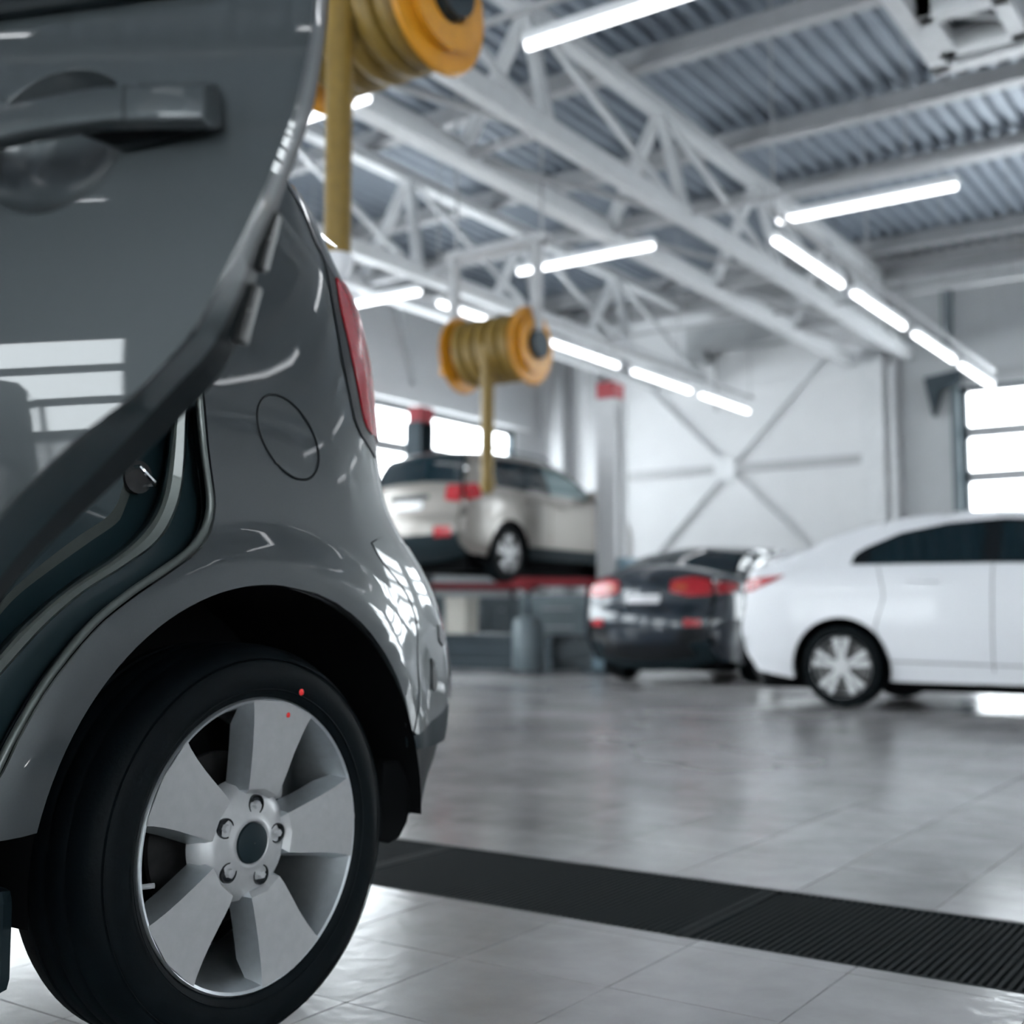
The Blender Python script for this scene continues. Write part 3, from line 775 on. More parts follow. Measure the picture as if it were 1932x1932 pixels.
# rest of the shell: roof, far side and nose
def shell():
    ys = [-2.15, -2.1, -1.9, -1.5, -1.1, -.75, -.35, .1, .34]
    zt = [.72, .82, .93, 1.0, 1.03, 1.08, 1.42, 1.58, 1.6]
    secs_l = []
    for y, z in zip(ys, zt):
        e = 1 - .22 * max(0, (-y - 1.5) / .65) ** 2; row = []
        for zz in np.linspace(.22, 1, 9): row.append((half_w(zz * (z - .03)) * e, zz * (z - .03)))
        wl = row[-1][0]
        for t in (.9, .7, .4, 0): row.append((wl * t, z + .03 * (1 - t * t) - .03 * t ** 6))
        secs_l.append((y, row))
    for nm, sgn in (('body_front', 1), ('body_front', -1)):
        MB().loft([[(XC + sgn * a, y, z) for a, z in row] for y, row in secs_l]).build(nm, 'car_paint', CAR, smooth=True, angle=60)
    MB().add([(XC + s_ * a, -2.15, z) for s_ in (1, -1) for a, z in (secs_l[0][1] if s_ == 1 else secs_l[0][1][::-1])], [tuple(range(26))]).build('nose', 'dark_trim', CAR)
    roof = []
    for y, z, w in ((.34, 1.6, .64), (.9, 1.615, .65), (1.4, 1.60, .64), (1.7, 1.58, .62), (1.88, 1.55, .58)):
        roof.append([(XC + t * w, y, z + .03 * (1 - t * t) - .06 * abs(t) ** 5) for t in np.linspace(-1, 1, 13)])
    MB().loft(roof).build('roof', 'car_paint', CAR, smooth=True, angle=60)
    far = [(-.0, .33), (.95, .33)] + [(HUB[0] + RA * math.cos(a), HUB[1] + RA * math.sin(a)) for a in np.linspace(PI, 0, 20)] + [(1.9, .35), (2.1, .45), (s_end, .45), (s_end, 1.54), (.34, 1.56), (.34, .33)]
    panel('far_side', far[1:], lambda s, z: np.array([2 * XC - S(s, z)[0], S(s, z)[1], z]), 'car_paint', CAR, step=.07)
    # roof side rail above the opening and pillar by the hinge
    MB().tube([(XC + .76, .36, 1.36), (XC + .69, .40, 1.54), (XC + .67, .8, 1.57), (XC + .67, 1.25, 1.56), (XC + .70, 1.5, 1.53)], .03, 10).build('roof_rail', 'car_paint', CAR, smooth=True)
    MB().beam((XC + .87, .33, .4), (XC + .83, .33, 1.2), .08, .06).beam((XC + .83, .33, 1.2), (XC + .70, .36, 1.55), .08, .06).build('centre_pillar', 'car_paint_shaded', CAR)
    for sgn in (1, -1):
        side = [(-1.25, 1.06), (-.30, 1.42), (.28, 1.46), (.28, 1.08)]
        panel('front_window', side, lambda y, z: np.array([XC + sgn * (half_w(z) + .006), y, z]), 'car_glass', CAR, step=.08)
shell()

# ------------------------------------------------------------------ wheel
def wheel_fg(y, side=1, detail=True):
    xo = XC + side * .895
    ax = (side, 0, 0); O = (xo, y, HUB[1])
    prof = [(.228, -.016), (.229, -.008), (.232, .000), (.237, .004), (.25, .009), (.268, .011), (.285, .008), (.298, .001), (.308, -.012), (.315, -.026), (.318, -.045), (.313, -.05), (.318, -.056), (.320, -.085), (.313, -.09), (.32, -.096), (.32, -.13), (.313, -.135), (.32, -.14), (.317, -.17), (.312, -.182), (.30, -.195), (.26, -.205), (.222, -.2)]
    MB().lathe(prof, O, ax, 96).build('tyre', 'tyre_rubber', CAR, smooth=True, angle=50)
    ty = CAR.children[-1] if False else [c for c in CAR.children if c.name.startswith('tyre')][-1]
    MB().lathe([(.243, .0093), (.2445, .0108), (.246, .0103)], O, ax, 96).build('sidewall_rib', 'tyre_rubber', ty, smooth=True)
    MB().lathe([(.292, .0065), (.2935, .008), (.295, .0045)], O, ax, 96).build('sidewall_rib', 'tyre_rubber', ty, smooth=True)
    rimo = MB().lathe([(.2285, .004), (.233, -.002), (.235, -.012), (.228, -.022), (.216, -.05), (.206, -.10), (.206, -.165), (.215, -.19), (.205, -.192), (.199, -.165), (.201, -.10), (.209, -.045), (.219, -.012), (.224, .002)], O, ax, 96, closed=True).build('rim', 'alloy_shade', CAR, smooth=True, angle=40)
    if not detail: return
    rimo = [c for c in CAR.children if c.name.startswith('rim')][-1]
    base = math.radians(75.6)
    def W(r, a, h):   # angle a measured in the picture: 0 to the right (rear), pi/2 up
        return (xo + side * h, y + r * math.cos(a), HUB[1] + r * math.sin(a))
    for k in range(5):
        a0 = base + k * 2 * PI / 5
        # face outline: (radius, half width)
        st_ = [(.078, .026), (.086, .0325), (.10, .036), (.13, .042), (.16, .048), (.19, .0555), (.214, .063), (.2285, .069)]
        hgt = [-.017, -.006, -.0035, -.002, -.001, .0005, .002, .0035]
        top_l, top_r, low_l, low_r = [], [], [], []
        for (r, w), h in zip(st_, hgt):
            for sg, T, B in ((-1, top_l, low_l), (1, top_r, low_r)):
                aa = a0 + sg * math.asin(w / r); T.append(W(r, aa, h))
                ab = a0 + sg * math.asin(min((w + .010) / r, .99)); B.append(W(r - .002, ab, h - .045 if r < .2 else h - .03))
        mb = MB(); n = len(st_)
        mid = [W(r, a0, h + .0015) for (r, w), h in zip(st_, hgt)]
        mb.loft([top_l, mid, top_r]); mb.build('spoke', 'alloy_face', rimo, smooth=True)
        sb = MB(); sb.loft([low_l, top_l]); sb.loft([top_r, low_r]); sb.loft([low_r, low_l])
        sb.add([top_l[0], mid[0], top_r[0], low_r[0], low_l[0]], [(0, 1, 2, 3, 4)])
        sb.build('spoke_side', 'alloy_shade', rimo, smooth=True)
        # lug pocket and nut
        c = np.array(W(.0595, a0 + .05, -.0135)); X = np.array([side, 0, 0])
        MB().lathe([(.0165, -.004), (.0160, .0015), (.0138, .0010), (.013, -.0005), (.002, -.001)], c, ax, 24).build('lug_pocket', 'dark_trim', rimo, smooth=True)
        MB().cyl(c - X * .001, c + X * .006, .0078, 6, .006).build('lug_nut', 'steel_grey', rimo)
    MB().lathe([(.098, -.052), (.092, -.030), (.080, -.019), (.066, -.0145), (.050, -.0125), (.040, -.010), (.0345, -.007), (.033, -.012), (.031, -.02)], O, ax, 60).build('hub_face', 'alloy_face', rimo, smooth=True, angle=180)
    MB().lathe([(.0325, -.012), (.031, -.006), (.024, -.003), (.001, -.002)], O, ax, 40).build('centre_cap', 'dark_plastic', rimo, smooth=True)
    MB().lathe([(.14, -.09), (.14, -.10), (.05, -.10)], O, ax, 48).build('brake_disc', 'steel_dark', CAR, smooth=True)
    MB().lathe([(.19, -.14), (.03, -.14)], O, ax, 40).build('brake_shield', 'liner_plastic', CAR)
    MB().box((xo - side * .06, y + .055, HUB[1] + .05), (xo - side * .10, y + .12, HUB[1] + .12)).build('brake_caliper', 'steel_grey', CAR, bevel=.01)
    MB().cyl(W(.15, -.45, -.05), W(.15, -.45, -.06), .001).v
    vs = on_x(283, 1660, xo); MB().cyl(W(.205, math.radians(190), -.03), W(.192, math.radians(190), -.012), .004, 8).build('valve_stem', 'steel_grey', rimo)
    p1 = on_x(569, 1306, xo + .0115); p2 = on_x(545, 1349, xo + .004)
    MB().lathe([(.0055, 0), (.004, .0012), (.0005, .0015)], p1, ax, 14).build('paint_mark', 'red_mark', ty, smooth=True)
    MB().lathe([(.0045, -.001), (.003, .0006), (.0005, .001)], p2, ax, 14).build('paint_mark', 'red_mark', rimo, smooth=True)
wheel_fg(HUB[0])
wheel_fg(HUB[0], -1, False)
wheel_fg(-1.2, 1, False)
wheel_fg(-1.2, -1, False)

# ------------------------------------------------------------------ open rear door
E0 = np.array([-.625, .638]); DD = np.array([-.94, -.342]); DN = np.array([.342, -.94])
def door_base(p, z, off=0.):
    zz = max(z, .62); b = -.55 * (zz - .95) ** 2 - (.55 * 2 * (.62 - .95)) * (z - zz) * 1.0 - .04 * (p - .35) ** 2
    if z < .62: b = -.55 * (.62 - .95) ** 2 + .363 * (z - .62) - .04 * (p - .35) ** 2
    q = E0 + DD * p + DN * (b + off); return np.array([q[0], q[1], z])
def on_door(px, off=0.): return solve(lambda a, b: door_base(a, b, off), px, .15, 1.0)
dc = on_door((100, 264)); dr = abs(on_door((238, 264))[0] - dc[0]); dz = abs(on_door((100, 137))[1] - dc[1])
def dish(p, z):
    a = (p - dc[0]) / dr; b = (z - dc[1]) / dz; b2 = b + .10 * a; r2 = a * a + b2 * b2
    return 0. if r2 >= 1 else -.034 * (1 - r2 ** 2)
def DS(p, z, off=0.): return door_base(p, z, off + dish(p, z))
K0 = [(600, 0), (590, 80), (566, 200), (541, 275), (502, 370), (461, 455), (415, 545), (380, 612), (347, 656), (308, 697), (262, 743), (186, 800), (124, 852), (62, 910), (0, 976), (-90, 1090), (-180, 1230), (-250, 1380), (-300, 1540)]
K1 = [(613, 0), (604, 80), (581, 200), (557, 270), (522, 362), (486, 450), (446, 560), (402, 650), (358, 702), (310, 752), (264, 802), (217, 852), (124, 948), (62, 1016), (0, 1092), (-90, 1210), (-180, 1350), (-250, 1500), (-300, 1660)]
K2 = [(620, 0), (612, 80), (592, 200), (566, 280), (534, 366), (503, 455), (474, 560), (440, 665), (392, 735), (345, 785), (298, 832), (240, 890), (124, 998), (62, 1060), (0, 1134), (-90, 1255), (-180, 1395), (-250, 1550), (-300, 1700)]
k0 = [on_door((612, -70))] + [on_door(p) for p in K0]
k0s = smooth_line(k0, 110)
pb = float(k0s[-1][0]); zb_ = float(k0s[-1][1])
PH = .86                                                   # hinge end
btop = [on_door(p) for p in [(0, 26), (190, 0), (400, -30)]]
dpoly = [tuple(p) for p in k0s] + [(pb + .05, .30), (PH, .30), (PH, float(btop[0][1]) - .03), tuple(btop[0]), tuple(btop[1]), tuple(btop[2])]
ex = [(dc[0] + dr * r_ * math.cos(a), dc[1] + dz * (r_ * math.sin(a) - .10 * r_ * math.cos(a))) for r_ in (.25, .4, .5, .6, .7, .8, .88, .94, .975, 1.0, 1.025) for a in np.linspace(0, 2 * PI, 72)[:-1]]
DOOR = panel('rear_door', dpoly, DS, 'car_paint', CAR, step=.02, extra=ex, hem=.006, keepout=lambda g: ((g[:, 0] - dc[0]) / dr) ** 2 + ((g[:, 1] - dc[1]) / dz + .1 * (g[:, 0] - dc[0]) / dr) ** 2 < 1.08)
# rear rim of the door: painted return, rubber, inner trim
k0c = smooth_line([door_base(a, b) for a, b in k0], 70)
def kc(px, off): return smooth_line([door_base(*on_door(p, off), off) for p in [(px[0][0] + 12, -70)] + px], 70)
k0b = kc([(x + 3, y + 2) for x, y in K0], -.008); k1 = kc(K1, -.05); k2 = kc(K2, -.085)
MB().loft([k0c, k0b, k1]).build('door_edge', 'car_paint_shaded', DOOR, smooth=True, angle=180)
MB().loft([k1, [a * .7 + b * .3 for a, b in zip(k1, k2)], k2]).build('door_seal', 'black_rubber', DOOR, smooth=True)
inn = [tuple(p) for p in k2] + [tuple(door_base(PH, .30, -.085)), tuple(door_base(PH, 1.2, -.085))]
MB().add(inn, [tuple(range(len(inn)))]).build('door_trim', 'liner_plastic', DOOR)
for (px_, w_) in (((489, 455), 1), ((452, 590), 1)):
    c = door_base(*on_door(px_, -.078), -.078)
    X3 = np.array([.94, .342, 0.])
    t3 = np.array(door_base(*on_door((px_[0] + 14, px_[1] - 55), -.078), -.078)) - c
    MB().beam(c - t3, c + t3, .012, .026, up=X3).build('latch_plate', 'steel_dark', DOOR, bevel=.003)
    MB().cyl(c + X3 * .004, c + X3 * .012, .006, 8).build('latch_bolt', 'steel_grey', DOOR)
# handle: grip over the dish, fixed cap, black gasket sheet that also draws the shadow gap
def hpt(px, off): return door_base(*on_door(px, off), off)
gp = [(-150, 300, 36), (-80, 270, 34), (0, 244, 32), (70, 228, 33), (140, 215, 34), (200, 207, 35), (247, 203, 36.5)]
def hbar(stations, name, offs, mat='car_paint', flat=.0):
    rings = []
    for (x, y, h), of in zip(stations, offs):
        up_ = hpt((x, y - h), of); dn_ = hpt((x, y + h), of); n3 = np.array([DN[0], DN[1], 0]); c = (up_ + dn_) / 2; v_ = (up_ - dn_) / 2
        ring = []
        for a in np.linspace(0, 2 * PI, 21)[:-1]:
            ca_, sa_ = math.cos(a), math.sin(a)
            ring.append(c + v_ * np.sign(ca_) * abs(ca_) ** .42 + n3 * .012 * np.sign(sa_) * abs(sa_) ** .5)
        rings.append(ring)
    mb = MB().loft(rings, closed=True); n = len(rings[0])
    mb.f.append(tuple(range(n))[::-1]); mb.f.append(tuple((len(rings) - 1) * n + k for k in range(n)))
    return mb.build(name, mat, DOOR, smooth=True, angle=50)
hbar(gp, 'door_handle', [.030, .034, .034, .034, .033, .032, .031])
hbar([(250.5, 203, 37), (300, 201, 37.5), (350, 200, 38), (395, 199, 38), (404, 199, 36)], 'handle_cap', [.031, .030, .027, .022, .018])
gk = [(120, 246), (180, 238), (260, 228), (330, 222), (400, 205), (417, 168), (418, 205), (408, 236), (392, 255), (345, 268), (280, 282), (238, 290), (190, 270)]
panel('gasket_shadow', [on_door(p) for p in gk], lambda p, z: door_base(p, z, .004), 'black_rubber', DOOR, step=.01, hem=.006)
# belt moulding, window and frame above
bm_ = [door_base(PH, float(btop[0][1]) - .03, .006)] + [door_base(*p, .006) for p in btop] + [door_base(*k0[0], .004)]
MB().tube(bm_, .009, 8).build('belt_moulding', 'black_rubber', DOOR, smooth=True)
wp = [(PH - .02, float(btop[0][1]) - .02), tuple(btop[0]), tuple(btop[1]), tuple(btop[2]), (float(k0[0][0]) - .02, float(k0[0][1]) + .01), (float(k0[0][0]) - .01, 1.32), (.12, 1.45), (.5, 1.47), (PH - .10, 1.42)]
panel('door_window', wp, lambda p, z: door_base(p, z, -.012 - .25 * max(0, z - 1.13)), 'car_glass', DOOR, step=.05)
MB().tube([door_base(p, z, -.012 - .25 * max(0, z - 1.13)) for p, z in [wp[4], wp[5], wp[6], wp[7], wp[8], wp[0]]], .018, 8).build('window_frame', 'dark_trim', DOOR, smooth=True)

# ================================================================== PARKED CARS
class Car:
    def __init__(s, name, loc, rz, label, paint, sil, wz, sill, arches, rr=.10, taper=(.15, .6, .18, .8), crown=None):
        s.root = thing(name, loc, label, 'car', rz=rz); s.paint = paint; s.wz = wz; s.sill = sill; s.arches = arches; s.rr = rr; s.taper = taper
        s.L = max(p[0] for p in sil)
        pts, tags = [], []
        for i in range(len(sil) - 1):
            a, b = np.array(sil[i][:2]), np.array(sil[i + 1][:2]); n = max(1, int(np.linalg.norm(b - a) / .07))
            for k in range(n): pts.append(a + (b - a) * k / n); tags.append(sil[i][2])
        pts.append(np.array(sil[-1][:2])); s.P = np.array(pts); s.tags = tags
        for _ in range(2):                                # soften the corners of the outline
            q = s.P.copy(); q[1:-1] = .5 * s.P[1:-1] + .25 * (s.P[:-2] + s.P[2:]); s.P = q
        gy, gz = np.arange(-.3, s.L + .3, .02), np.arange(0, 2.0, .02); A, B = np.meshgrid(gy, gz, indexing='ij')
        s.D = dist_line(np.stack([A.ravel(), B.ravel()], 1), s.P).reshape(A.shape)
        t = np.gradient(s.P, axis=0); nrm = np.stack([-t[:, 1], t[:, 0]], 1); s.N = nrm / np.linalg.norm(nrm, axis=1)[:, None]
        s.crown = crown or {}
    def dist(s, y, z):
        i = min(max((y + .3) / .02, 0), s.D.shape[0] - 2); j = min(max(z / .02, 0), s.D.shape[1] - 2); a, b = int(i), int(j); u, v = i - a, j - b
        D = s.D; return (D[a, b] * (1 - u) + D[a + 1, b] * u) * (1 - v) + (D[a, b + 1] * (1 - u) + D[a + 1, b + 1] * u) * v
    def W(s, y, z, d=None):
        w = float(np.interp(z, *s.wz)); d = s.dist(y, z) if d is None else d
        if d < s.rr: w -= s.rr * .8 * (1 - math.sqrt(max(0, 1 - (1 - d / s.rr) ** 2)))
        a, la, b, lb = s.taper
        return w - a * (1 - min(1, max(0, y / la))) ** 2 - b * (1 - min(1, max(0, (s.L - y) / lb))) ** 2
    def side(s, sg, off=0.): return lambda y, z: np.array([sg * (s.W(y, z) + off), y, z])
    def body(s):
        n = len(s.P)
        poly = [tuple(p) for p in s.P]; bot = [(s.P[-1][0], s.P[-1][1])]
        for ya, za, ra in sorted(s.arches, reverse=True):
            t0 = math.asin(max(-1, min(1, (s.sill - za) / ra)))
            bot += [(ya + ra * math.cos(a), za + ra * math.sin(a)) for a in np.linspace(t0, PI - t0, 22)]
        poly += [(p[0], max(p[1], s.sill)) for p in bot[1:]]
        for sg in (1, -1):
            panel('body_side', poly, s.side(sg), s.paint, s.root, step=.065, local=True)
            for ya, za, ra in s.arches:
                a_ = np.linspace(PI + .3, -.3, 20); c = lambda x, k: [(sg * x, ya + ra * k * math.cos(t), za + ra * k * math.sin(t)) for t in a_]
                wa = s.W(ya, za + ra)
                mb = MB().loft([c(wa - .005, 1), c(wa - .30, 1.02)]); mb.add(c(wa - .30, 1.02), [tuple(range(20))]); mb.build('wheel_arch_liner', 'liner_plastic', s.root, local=True)
        i = 0
        while i < n - 1:
            j = i
            while j < n - 1 and s.tags[j] == s.tags[i]: j += 1
            tg = s.tags[i]; rows = [[s.cross(k, t, 0) for t in np.linspace(-1, 1, 15)] for k in range(i, j + 1)]
            mat = 'car_glass' if tg in ('windshield', 'rear_window') else s.paint
            if tg == 'lower_bumper' or tg == 'front_valance': mat = 'dark_plastic'
            MB().loft(rows).build(tg, mat, s.root, smooth=True, local=True, angle=60); i = j
        s.root_floor = MB().box((-.66, .28, .135), (.66, s.L - .3, s.sill + .12)).build('underbody', 'liner_plastic', s.root, local=True)
    def cross(s, k, t, off):
        y, z = s.P[k]; tg = s.tags[min(k, len(s.tags) - 1)]; w = s.W(y, z, 0.)
        c = s.crown.get(tg, .04); e = (c * (1 - t * t) + off)
        return np.array([t * w, y + s.N[k][0] * e, z + s.N[k][1] * e])
    def rear(s, t, z, off=0.):
        m = [k for k in range(len(s.P)) if s.P[k][0] < 1.0]; top = max(m, key=lambda k: s.P[k][1])
        ks = [k for k in m if k <= top]; zz = np.array([s.P[k][1] for k in ks]); zz = np.maximum.accumulate(zz + np.arange(len(zz)) * 1e-7)
        f = float(np.interp(z, zz, ks)); k = int(f); u = f - k; k2 = min(k + 1, len(s.P) - 1)
        return s.cross(k, t, off) * (1 - u) + s.cross(k2, t, off) * u
    def rear_patch(s, name, poly, mat, parent=None, off=.008, step=.05):
        o = panel(name, poly, lambda t, z: s.rear(t, z, off), mat, s.root, step=step, local=True); return o
    def side_patch(s, name, poly, mat, off=.006, step=.035, sides=(1, -1)):
        for sg in sides: panel(name, poly, s.side(sg, off), mat, s.root, step=step, local=True)
    def wheels(s, R, rim, mat='alloy_face', nsp=5):
        ty = MB().lathe([(rim * .93, -.01), (rim * 1.04, .004), (R * .85, .008), (R * .95, 0), (R, -.035), (R, -.16), (R * .9, -.19), (rim, -.19)], (0, 0, 0), (1, 0, 0), 40).mesh('tyre')
        rm = MB().lathe([(rim * 1.04, .006), (rim * .97, -.01), (rim * .90, -.05), (rim * .88, -.15)], (0, 0, 0), (1, 0, 0), 40)
        for k in range(nsp):
            a = PI / 2 + 2 * PI * k / nsp; ca, sa = math.cos(a), math.sin(a)
            for sgn in (-1, 1):
                rm.add([(0.0, rim * .18 * ca - sgn * rim * .10 * sa, rim * .18 * sa + sgn * rim * .10 * ca), (.002, rim * .95 * ca - sgn * rim * .30 * sa, rim * .95 * sa + sgn * rim * .30 * ca),
                        (.002, rim * .97 * ca - sgn * rim * .06 * sa, rim * .97 * sa + sgn * rim * .06 * ca), (0.0, rim * .2 * ca, rim * .2 * sa), (-.04, rim * .9 * ca - sgn * rim * .2 * sa, rim * .9 * sa + sgn * rim * .2 * ca)], [(0, 1, 2, 3), (0, 4, 1), (2, 4, 3)])
        rm.lathe([(rim * .3, -.01), (rim * .25, .006), (.002, .008)], (0, 0, 0), (1, 0, 0), 24); rmm = rm.mesh('rim')
        dk = MB().lathe([(rim * .9, -.07), (.01, -.07)], (0, 0, 0), (1, 0, 0), 24).mesh('brake_disc')
        first = True
        for ya, za, ra in s.arches:
            for sg in (1, -1):
                for nm, me, mt in (('tyre', ty, 'tyre_rubber'), ('rim', rmm, mat), ('brake_disc', dk, 'steel_dark')):
                    if first: o = make(nm, me, mt, s.root, True, local=True, recalc=(nm != 'rim'))
                    else: o = bpy.data.objects.new(nm, me); COL.objects.link(o); o.parent = s.root
                    o.location = (sg * (s.W(ya, za + ra) - .035), ya, R); o.rotation_euler = (0, 0, 0 if sg > 0 else PI)
                first = False
    def seams(s, lines):
        for ln in lines:
            P2 = resample(ln, .06)
            for sg in (1, -1): MB().tube([s.side(sg, .0)(a, b) for a, b in P2], .004, 5).build('door_gap', 'black_rubber', s.root, local=True)
    def handles(s, spots, mat):
        for y, z in spots:
            for sg in (1, -1):
                f = s.side(sg, .025); MB().tube([s.side(sg, .0)(y - .10, z), f(y - .08, z), f(y + .08, z - .004), s.side(sg, .0)(y + .10, z - .006)], .012, 8).build('door_handle', mat, s.root, smooth=True, local=True)
    def mirrors(s, y, z, mat):
        for sg in (1, -1):
            w = s.W(y, z); MB().lathe([(.001, -.09), (.06, -.07), (.085, 0), (.07, .07), (.001, .10)], (sg * (w + .12), y, z + .06), (sg, .2, .1), 16).build('side_mirror', mat, s.root, smooth=True, local=True)
            MB().beam((sg * (w - .02), y, z), (sg * (w + .08), y, z + .04), .04).build('mirror_arm', 'dark_trim', s.root, local=True)

# white sedan, tail to the left
wz_w = ([0, .22, .4, .6, .9, 1.05, 1.12, 1.25, 1.4, 1.5], [.75, .80, .85, .87, .868, .845, .80, .725, .64, .58])
sil_w = [(.26, .27, 'lower_bumper'), (.18, .36, 'rear_bumper'), (.12, .52, 'rear_bumper'), (.13, .68, 'rear_bumper'), (.17, .76, 'trunk_lid'), (.18, .98, 'trunk_lid'), (.19, 1.08, 'trunk_lid'), (.26, 1.115, 'trunk_lid'),
         (.50, 1.14, 'rear_window'), (.85, 1.30, 'rear_window'), (1.20, 1.415, 'roof'), (1.55, 1.455, 'roof'), (2.0, 1.47, 'roof'), (2.45, 1.44, 'roof'), (2.70, 1.39, 'windshield'), (3.42, 1.03, 'hood'), (3.95, .93, 'hood'), (4.22, .82, 'front_bumper'), (4.36, .62, 'front_bumper'), (4.40, .45, 'front_valance'), (4.30, .25, 'front_valance')]
_hub = on_z(1587, 1337, 0)
WC = Car('sedan', (float(_hub[0]) - .98, float(_hub[1]) + .86, 0), -PI / 2, 'white sedan parked side-on at the right edge', 'white_paint', sil_w, wz_w, .21, [(.98, .315, .375), (3.56, .315, .375)], crown={'roof': .05, 'rear_bumper': .16, 'trunk_lid': .12, 'lower_bumper': .14, 'rear_window': .08, 'windshield': .1, 'front_bumper': .2, 'hood': .06})
WC.body(); WC.wheels(.315, .225)
WC.side_patch('window_surround', [(1.07, 1.085), (1.085, 1.165), (1.17, 1.22), (1.42, 1.325), (1.75, 1.385), (2.15, 1.405), (2.5, 1.375), (2.75, 1.30), (3.15, 1.09), (3.2, 1.05), (2.1, 1.075)], 'dark_trim', .006)
WC.side_patch('rear_side_window', [(1.20, 1.095), (1.22, 1.19), (1.42, 1.30), (1.75, 1.365), (2.02, 1.38), (2.03, 1.085)], 'car_glass', .010)
WC.side_patch('front_side_window', [(2.14, 1.085), (2.14, 1.385), (2.48, 1.355), (2.72, 1.28), (3.08, 1.09)], 'car_glass', .010)
WC.side_patch('tail_lamp', [(.17, .885), (.18, .985), (.32, 1.00), (.56, 1.02), (.42, .955), (.28, .90)], 'red_lens', .01, step=.03)
WC.rear_patch('tail_lamp', [(.6, .93), (.6, 1.0), (1, 1.0), (1, .90)], 'red_lens'); WC.rear_patch('tail_lamp', [(-.6, .93), (-.6, 1.0), (-1, 1.0), (-1, .90)], 'red_lens')
WC.rear_patch('number_plate', [(-.3, .82), (-.3, .92), (.3, .92), (.3, .82)], 'plate_white', off=.012)
WC.seams([[(1.28, 1.07), (1.33, .85), (1.25, .6), (1.35, .38)], [(2.1, 1.07), (2.08, .3)], [(3.1, 1.0), (3.15, .4)], [(1.36, .36), (3.1, .33)]])
WC.handles([(1.62, .955), (2.45, .94)], 'white_paint'); WC.mirrors(2.95, 1.02, 'white_paint')

# navy sedan seen from behind
wz_n = ([0, .25, .45, .65, .95, 1.05, 1.12, 1.25, 1.4, 1.5], [.78, .83, .89, .91, .905, .87, .82, .75, .66, .6])
sil_n = [(.22, .25, 'lower_bumper'), (.12, .30, 'lower_bumper'), (.05, .46, 'rear_bumper'), (.0, .60, 'rear_bumper'), (.03, .74, 'rear_bumper'), (.08, .80, 'trunk_lid'), (.08, 1.02, 'trunk_lid'), (.10, 1.07, 'trunk_lid'), (.20, 1.10, 'trunk_lid'),
         (.55, 1.12, 'rear_window'), (.9, 1.29, 'rear_window'), (1.25, 1.41, 'roof'), (1.6, 1.45, 'roof'), (2.1, 1.465, 'roof'), (2.5, 1.44, 'roof'), (2.78, 1.38, 'windshield'), (3.5, 1.03, 'hood'), (4.1, .93, 'hood'), (4.35, .82, 'front_bumper'), (4.48, .62, 'front_bumper'), (4.52, .45, 'front_valance'), (4.4, .25, 'front_valance')]
NC = Car('sedan', (-5.85, 10.95, 0), 0, 'dark navy sedan seen from behind, nose to the far wall', 'navy_paint', sil_n, wz_n, .22, [(.98, .33, .385), (3.66, .33, .385)], crown={'roof': .05, 'rear_bumper': .17, 'trunk_lid': .13, 'lower_bumper': .15, 'rear_window': .08, 'windshield': .1, 'front_bumper': .2, 'hood': .06})
NC.body(); NC.wheels(.33, .225)
for sg in (1, -1):
    NC.rear_patch('tail_lamp', [(sg * .42, .93), (sg * .42, 1.01), (sg * .7, 1.045), (sg * 1, 1.05), (sg * 1, .91), (sg * .7, .89)], 'red_lens', off=.012)
    NC.rear_patch('lamp_stripe', [(sg * .48, .955), (sg * .48, .985), (sg * .66, .995), (sg * .66, .955)], 'amber_lens', off=.018, step=.03)
    NC.rear_patch('reflector', [(sg * .68, .60), (sg * .68, .66), (sg * .92, .66), (sg * .92, .60)], 'red_lens', off=.012, step=.03)
    NC.rear_patch('bumper_inlay', [(sg * .55, .46), (sg * .6, .57), (sg * .97, .60), (sg * .97, .48)], 'dark_trim', off=.008)
NC.side_patch('tail_lamp', [(.06, .92), (.07, 1.045), (.28, 1.04), (.38, 1.0), (.25, .94)], 'red_lens', .012, step=.03)
NC.rear_patch('number_plate', [(-.27, .79), (-.27, .90), (.27, .90), (.27, .79)], 'plate_white', off=.014)
NC.rear_patch('diffuser', [(-.8, .33), (-.7, .47), (.7, .47), (.8, .33)], 'dark_trim', off=.006)
NC.side_patch('window_surround', [(1.05, 1.10), (1.10, 1.17), (1.45, 1.33), (1.8, 1.39), (2.2, 1.40), (2.6, 1.365), (2.85, 1.29), (3.2, 1.09), (2.1, 1.085)], 'dark_trim')
NC.side_patch('side_window', [(1.2, 1.11), (1.22, 1.19), (1.46, 1.31), (1.8, 1.37), (2.2, 1.38), (2.56, 1.345), (2.8, 1.28), (3.1, 1.1)], 'car_glass', .010)
NC.mirrors(3.0, 1.03, 'navy_paint')

# beige SUV up on the two-post lift
wz_s = ([0, .25, .45, .7, 1.0, 1.12, 1.2, 1.4, 1.55, 1.7], [.8, .86, .91, .925, .92, .90, .865, .80, .73, .64])
sil_s = [(.22, .33, 'lower_bumper'), (.10, .36, 'lower_bumper'), (.02, .50, 'lower_bumper'), (.0, .58, 'rear_bumper'), (.0, .74, 'rear_bumper'), (.05, .80, 'tailgate'), (.08, 1.14, 'tailgate'), (.12, 1.19, 'rear_window'), (.30, 1.55, 'rear_window'), (.34, 1.60, 'roof'), (.9, 1.665, 'roof'), (1.7, 1.68, 'roof'), (2.3, 1.63, 'roof'), (2.55, 1.57, 'windshield'), (3.25, 1.15, 'hood'), (3.9, 1.05, 'hood'), (4.2, .93, 'front_bumper'), (4.36, .72, 'front_bumper'), (4.4, .5, 'front_valance'), (4.28, .30, 'front_valance')]
SUVZ = 1.13
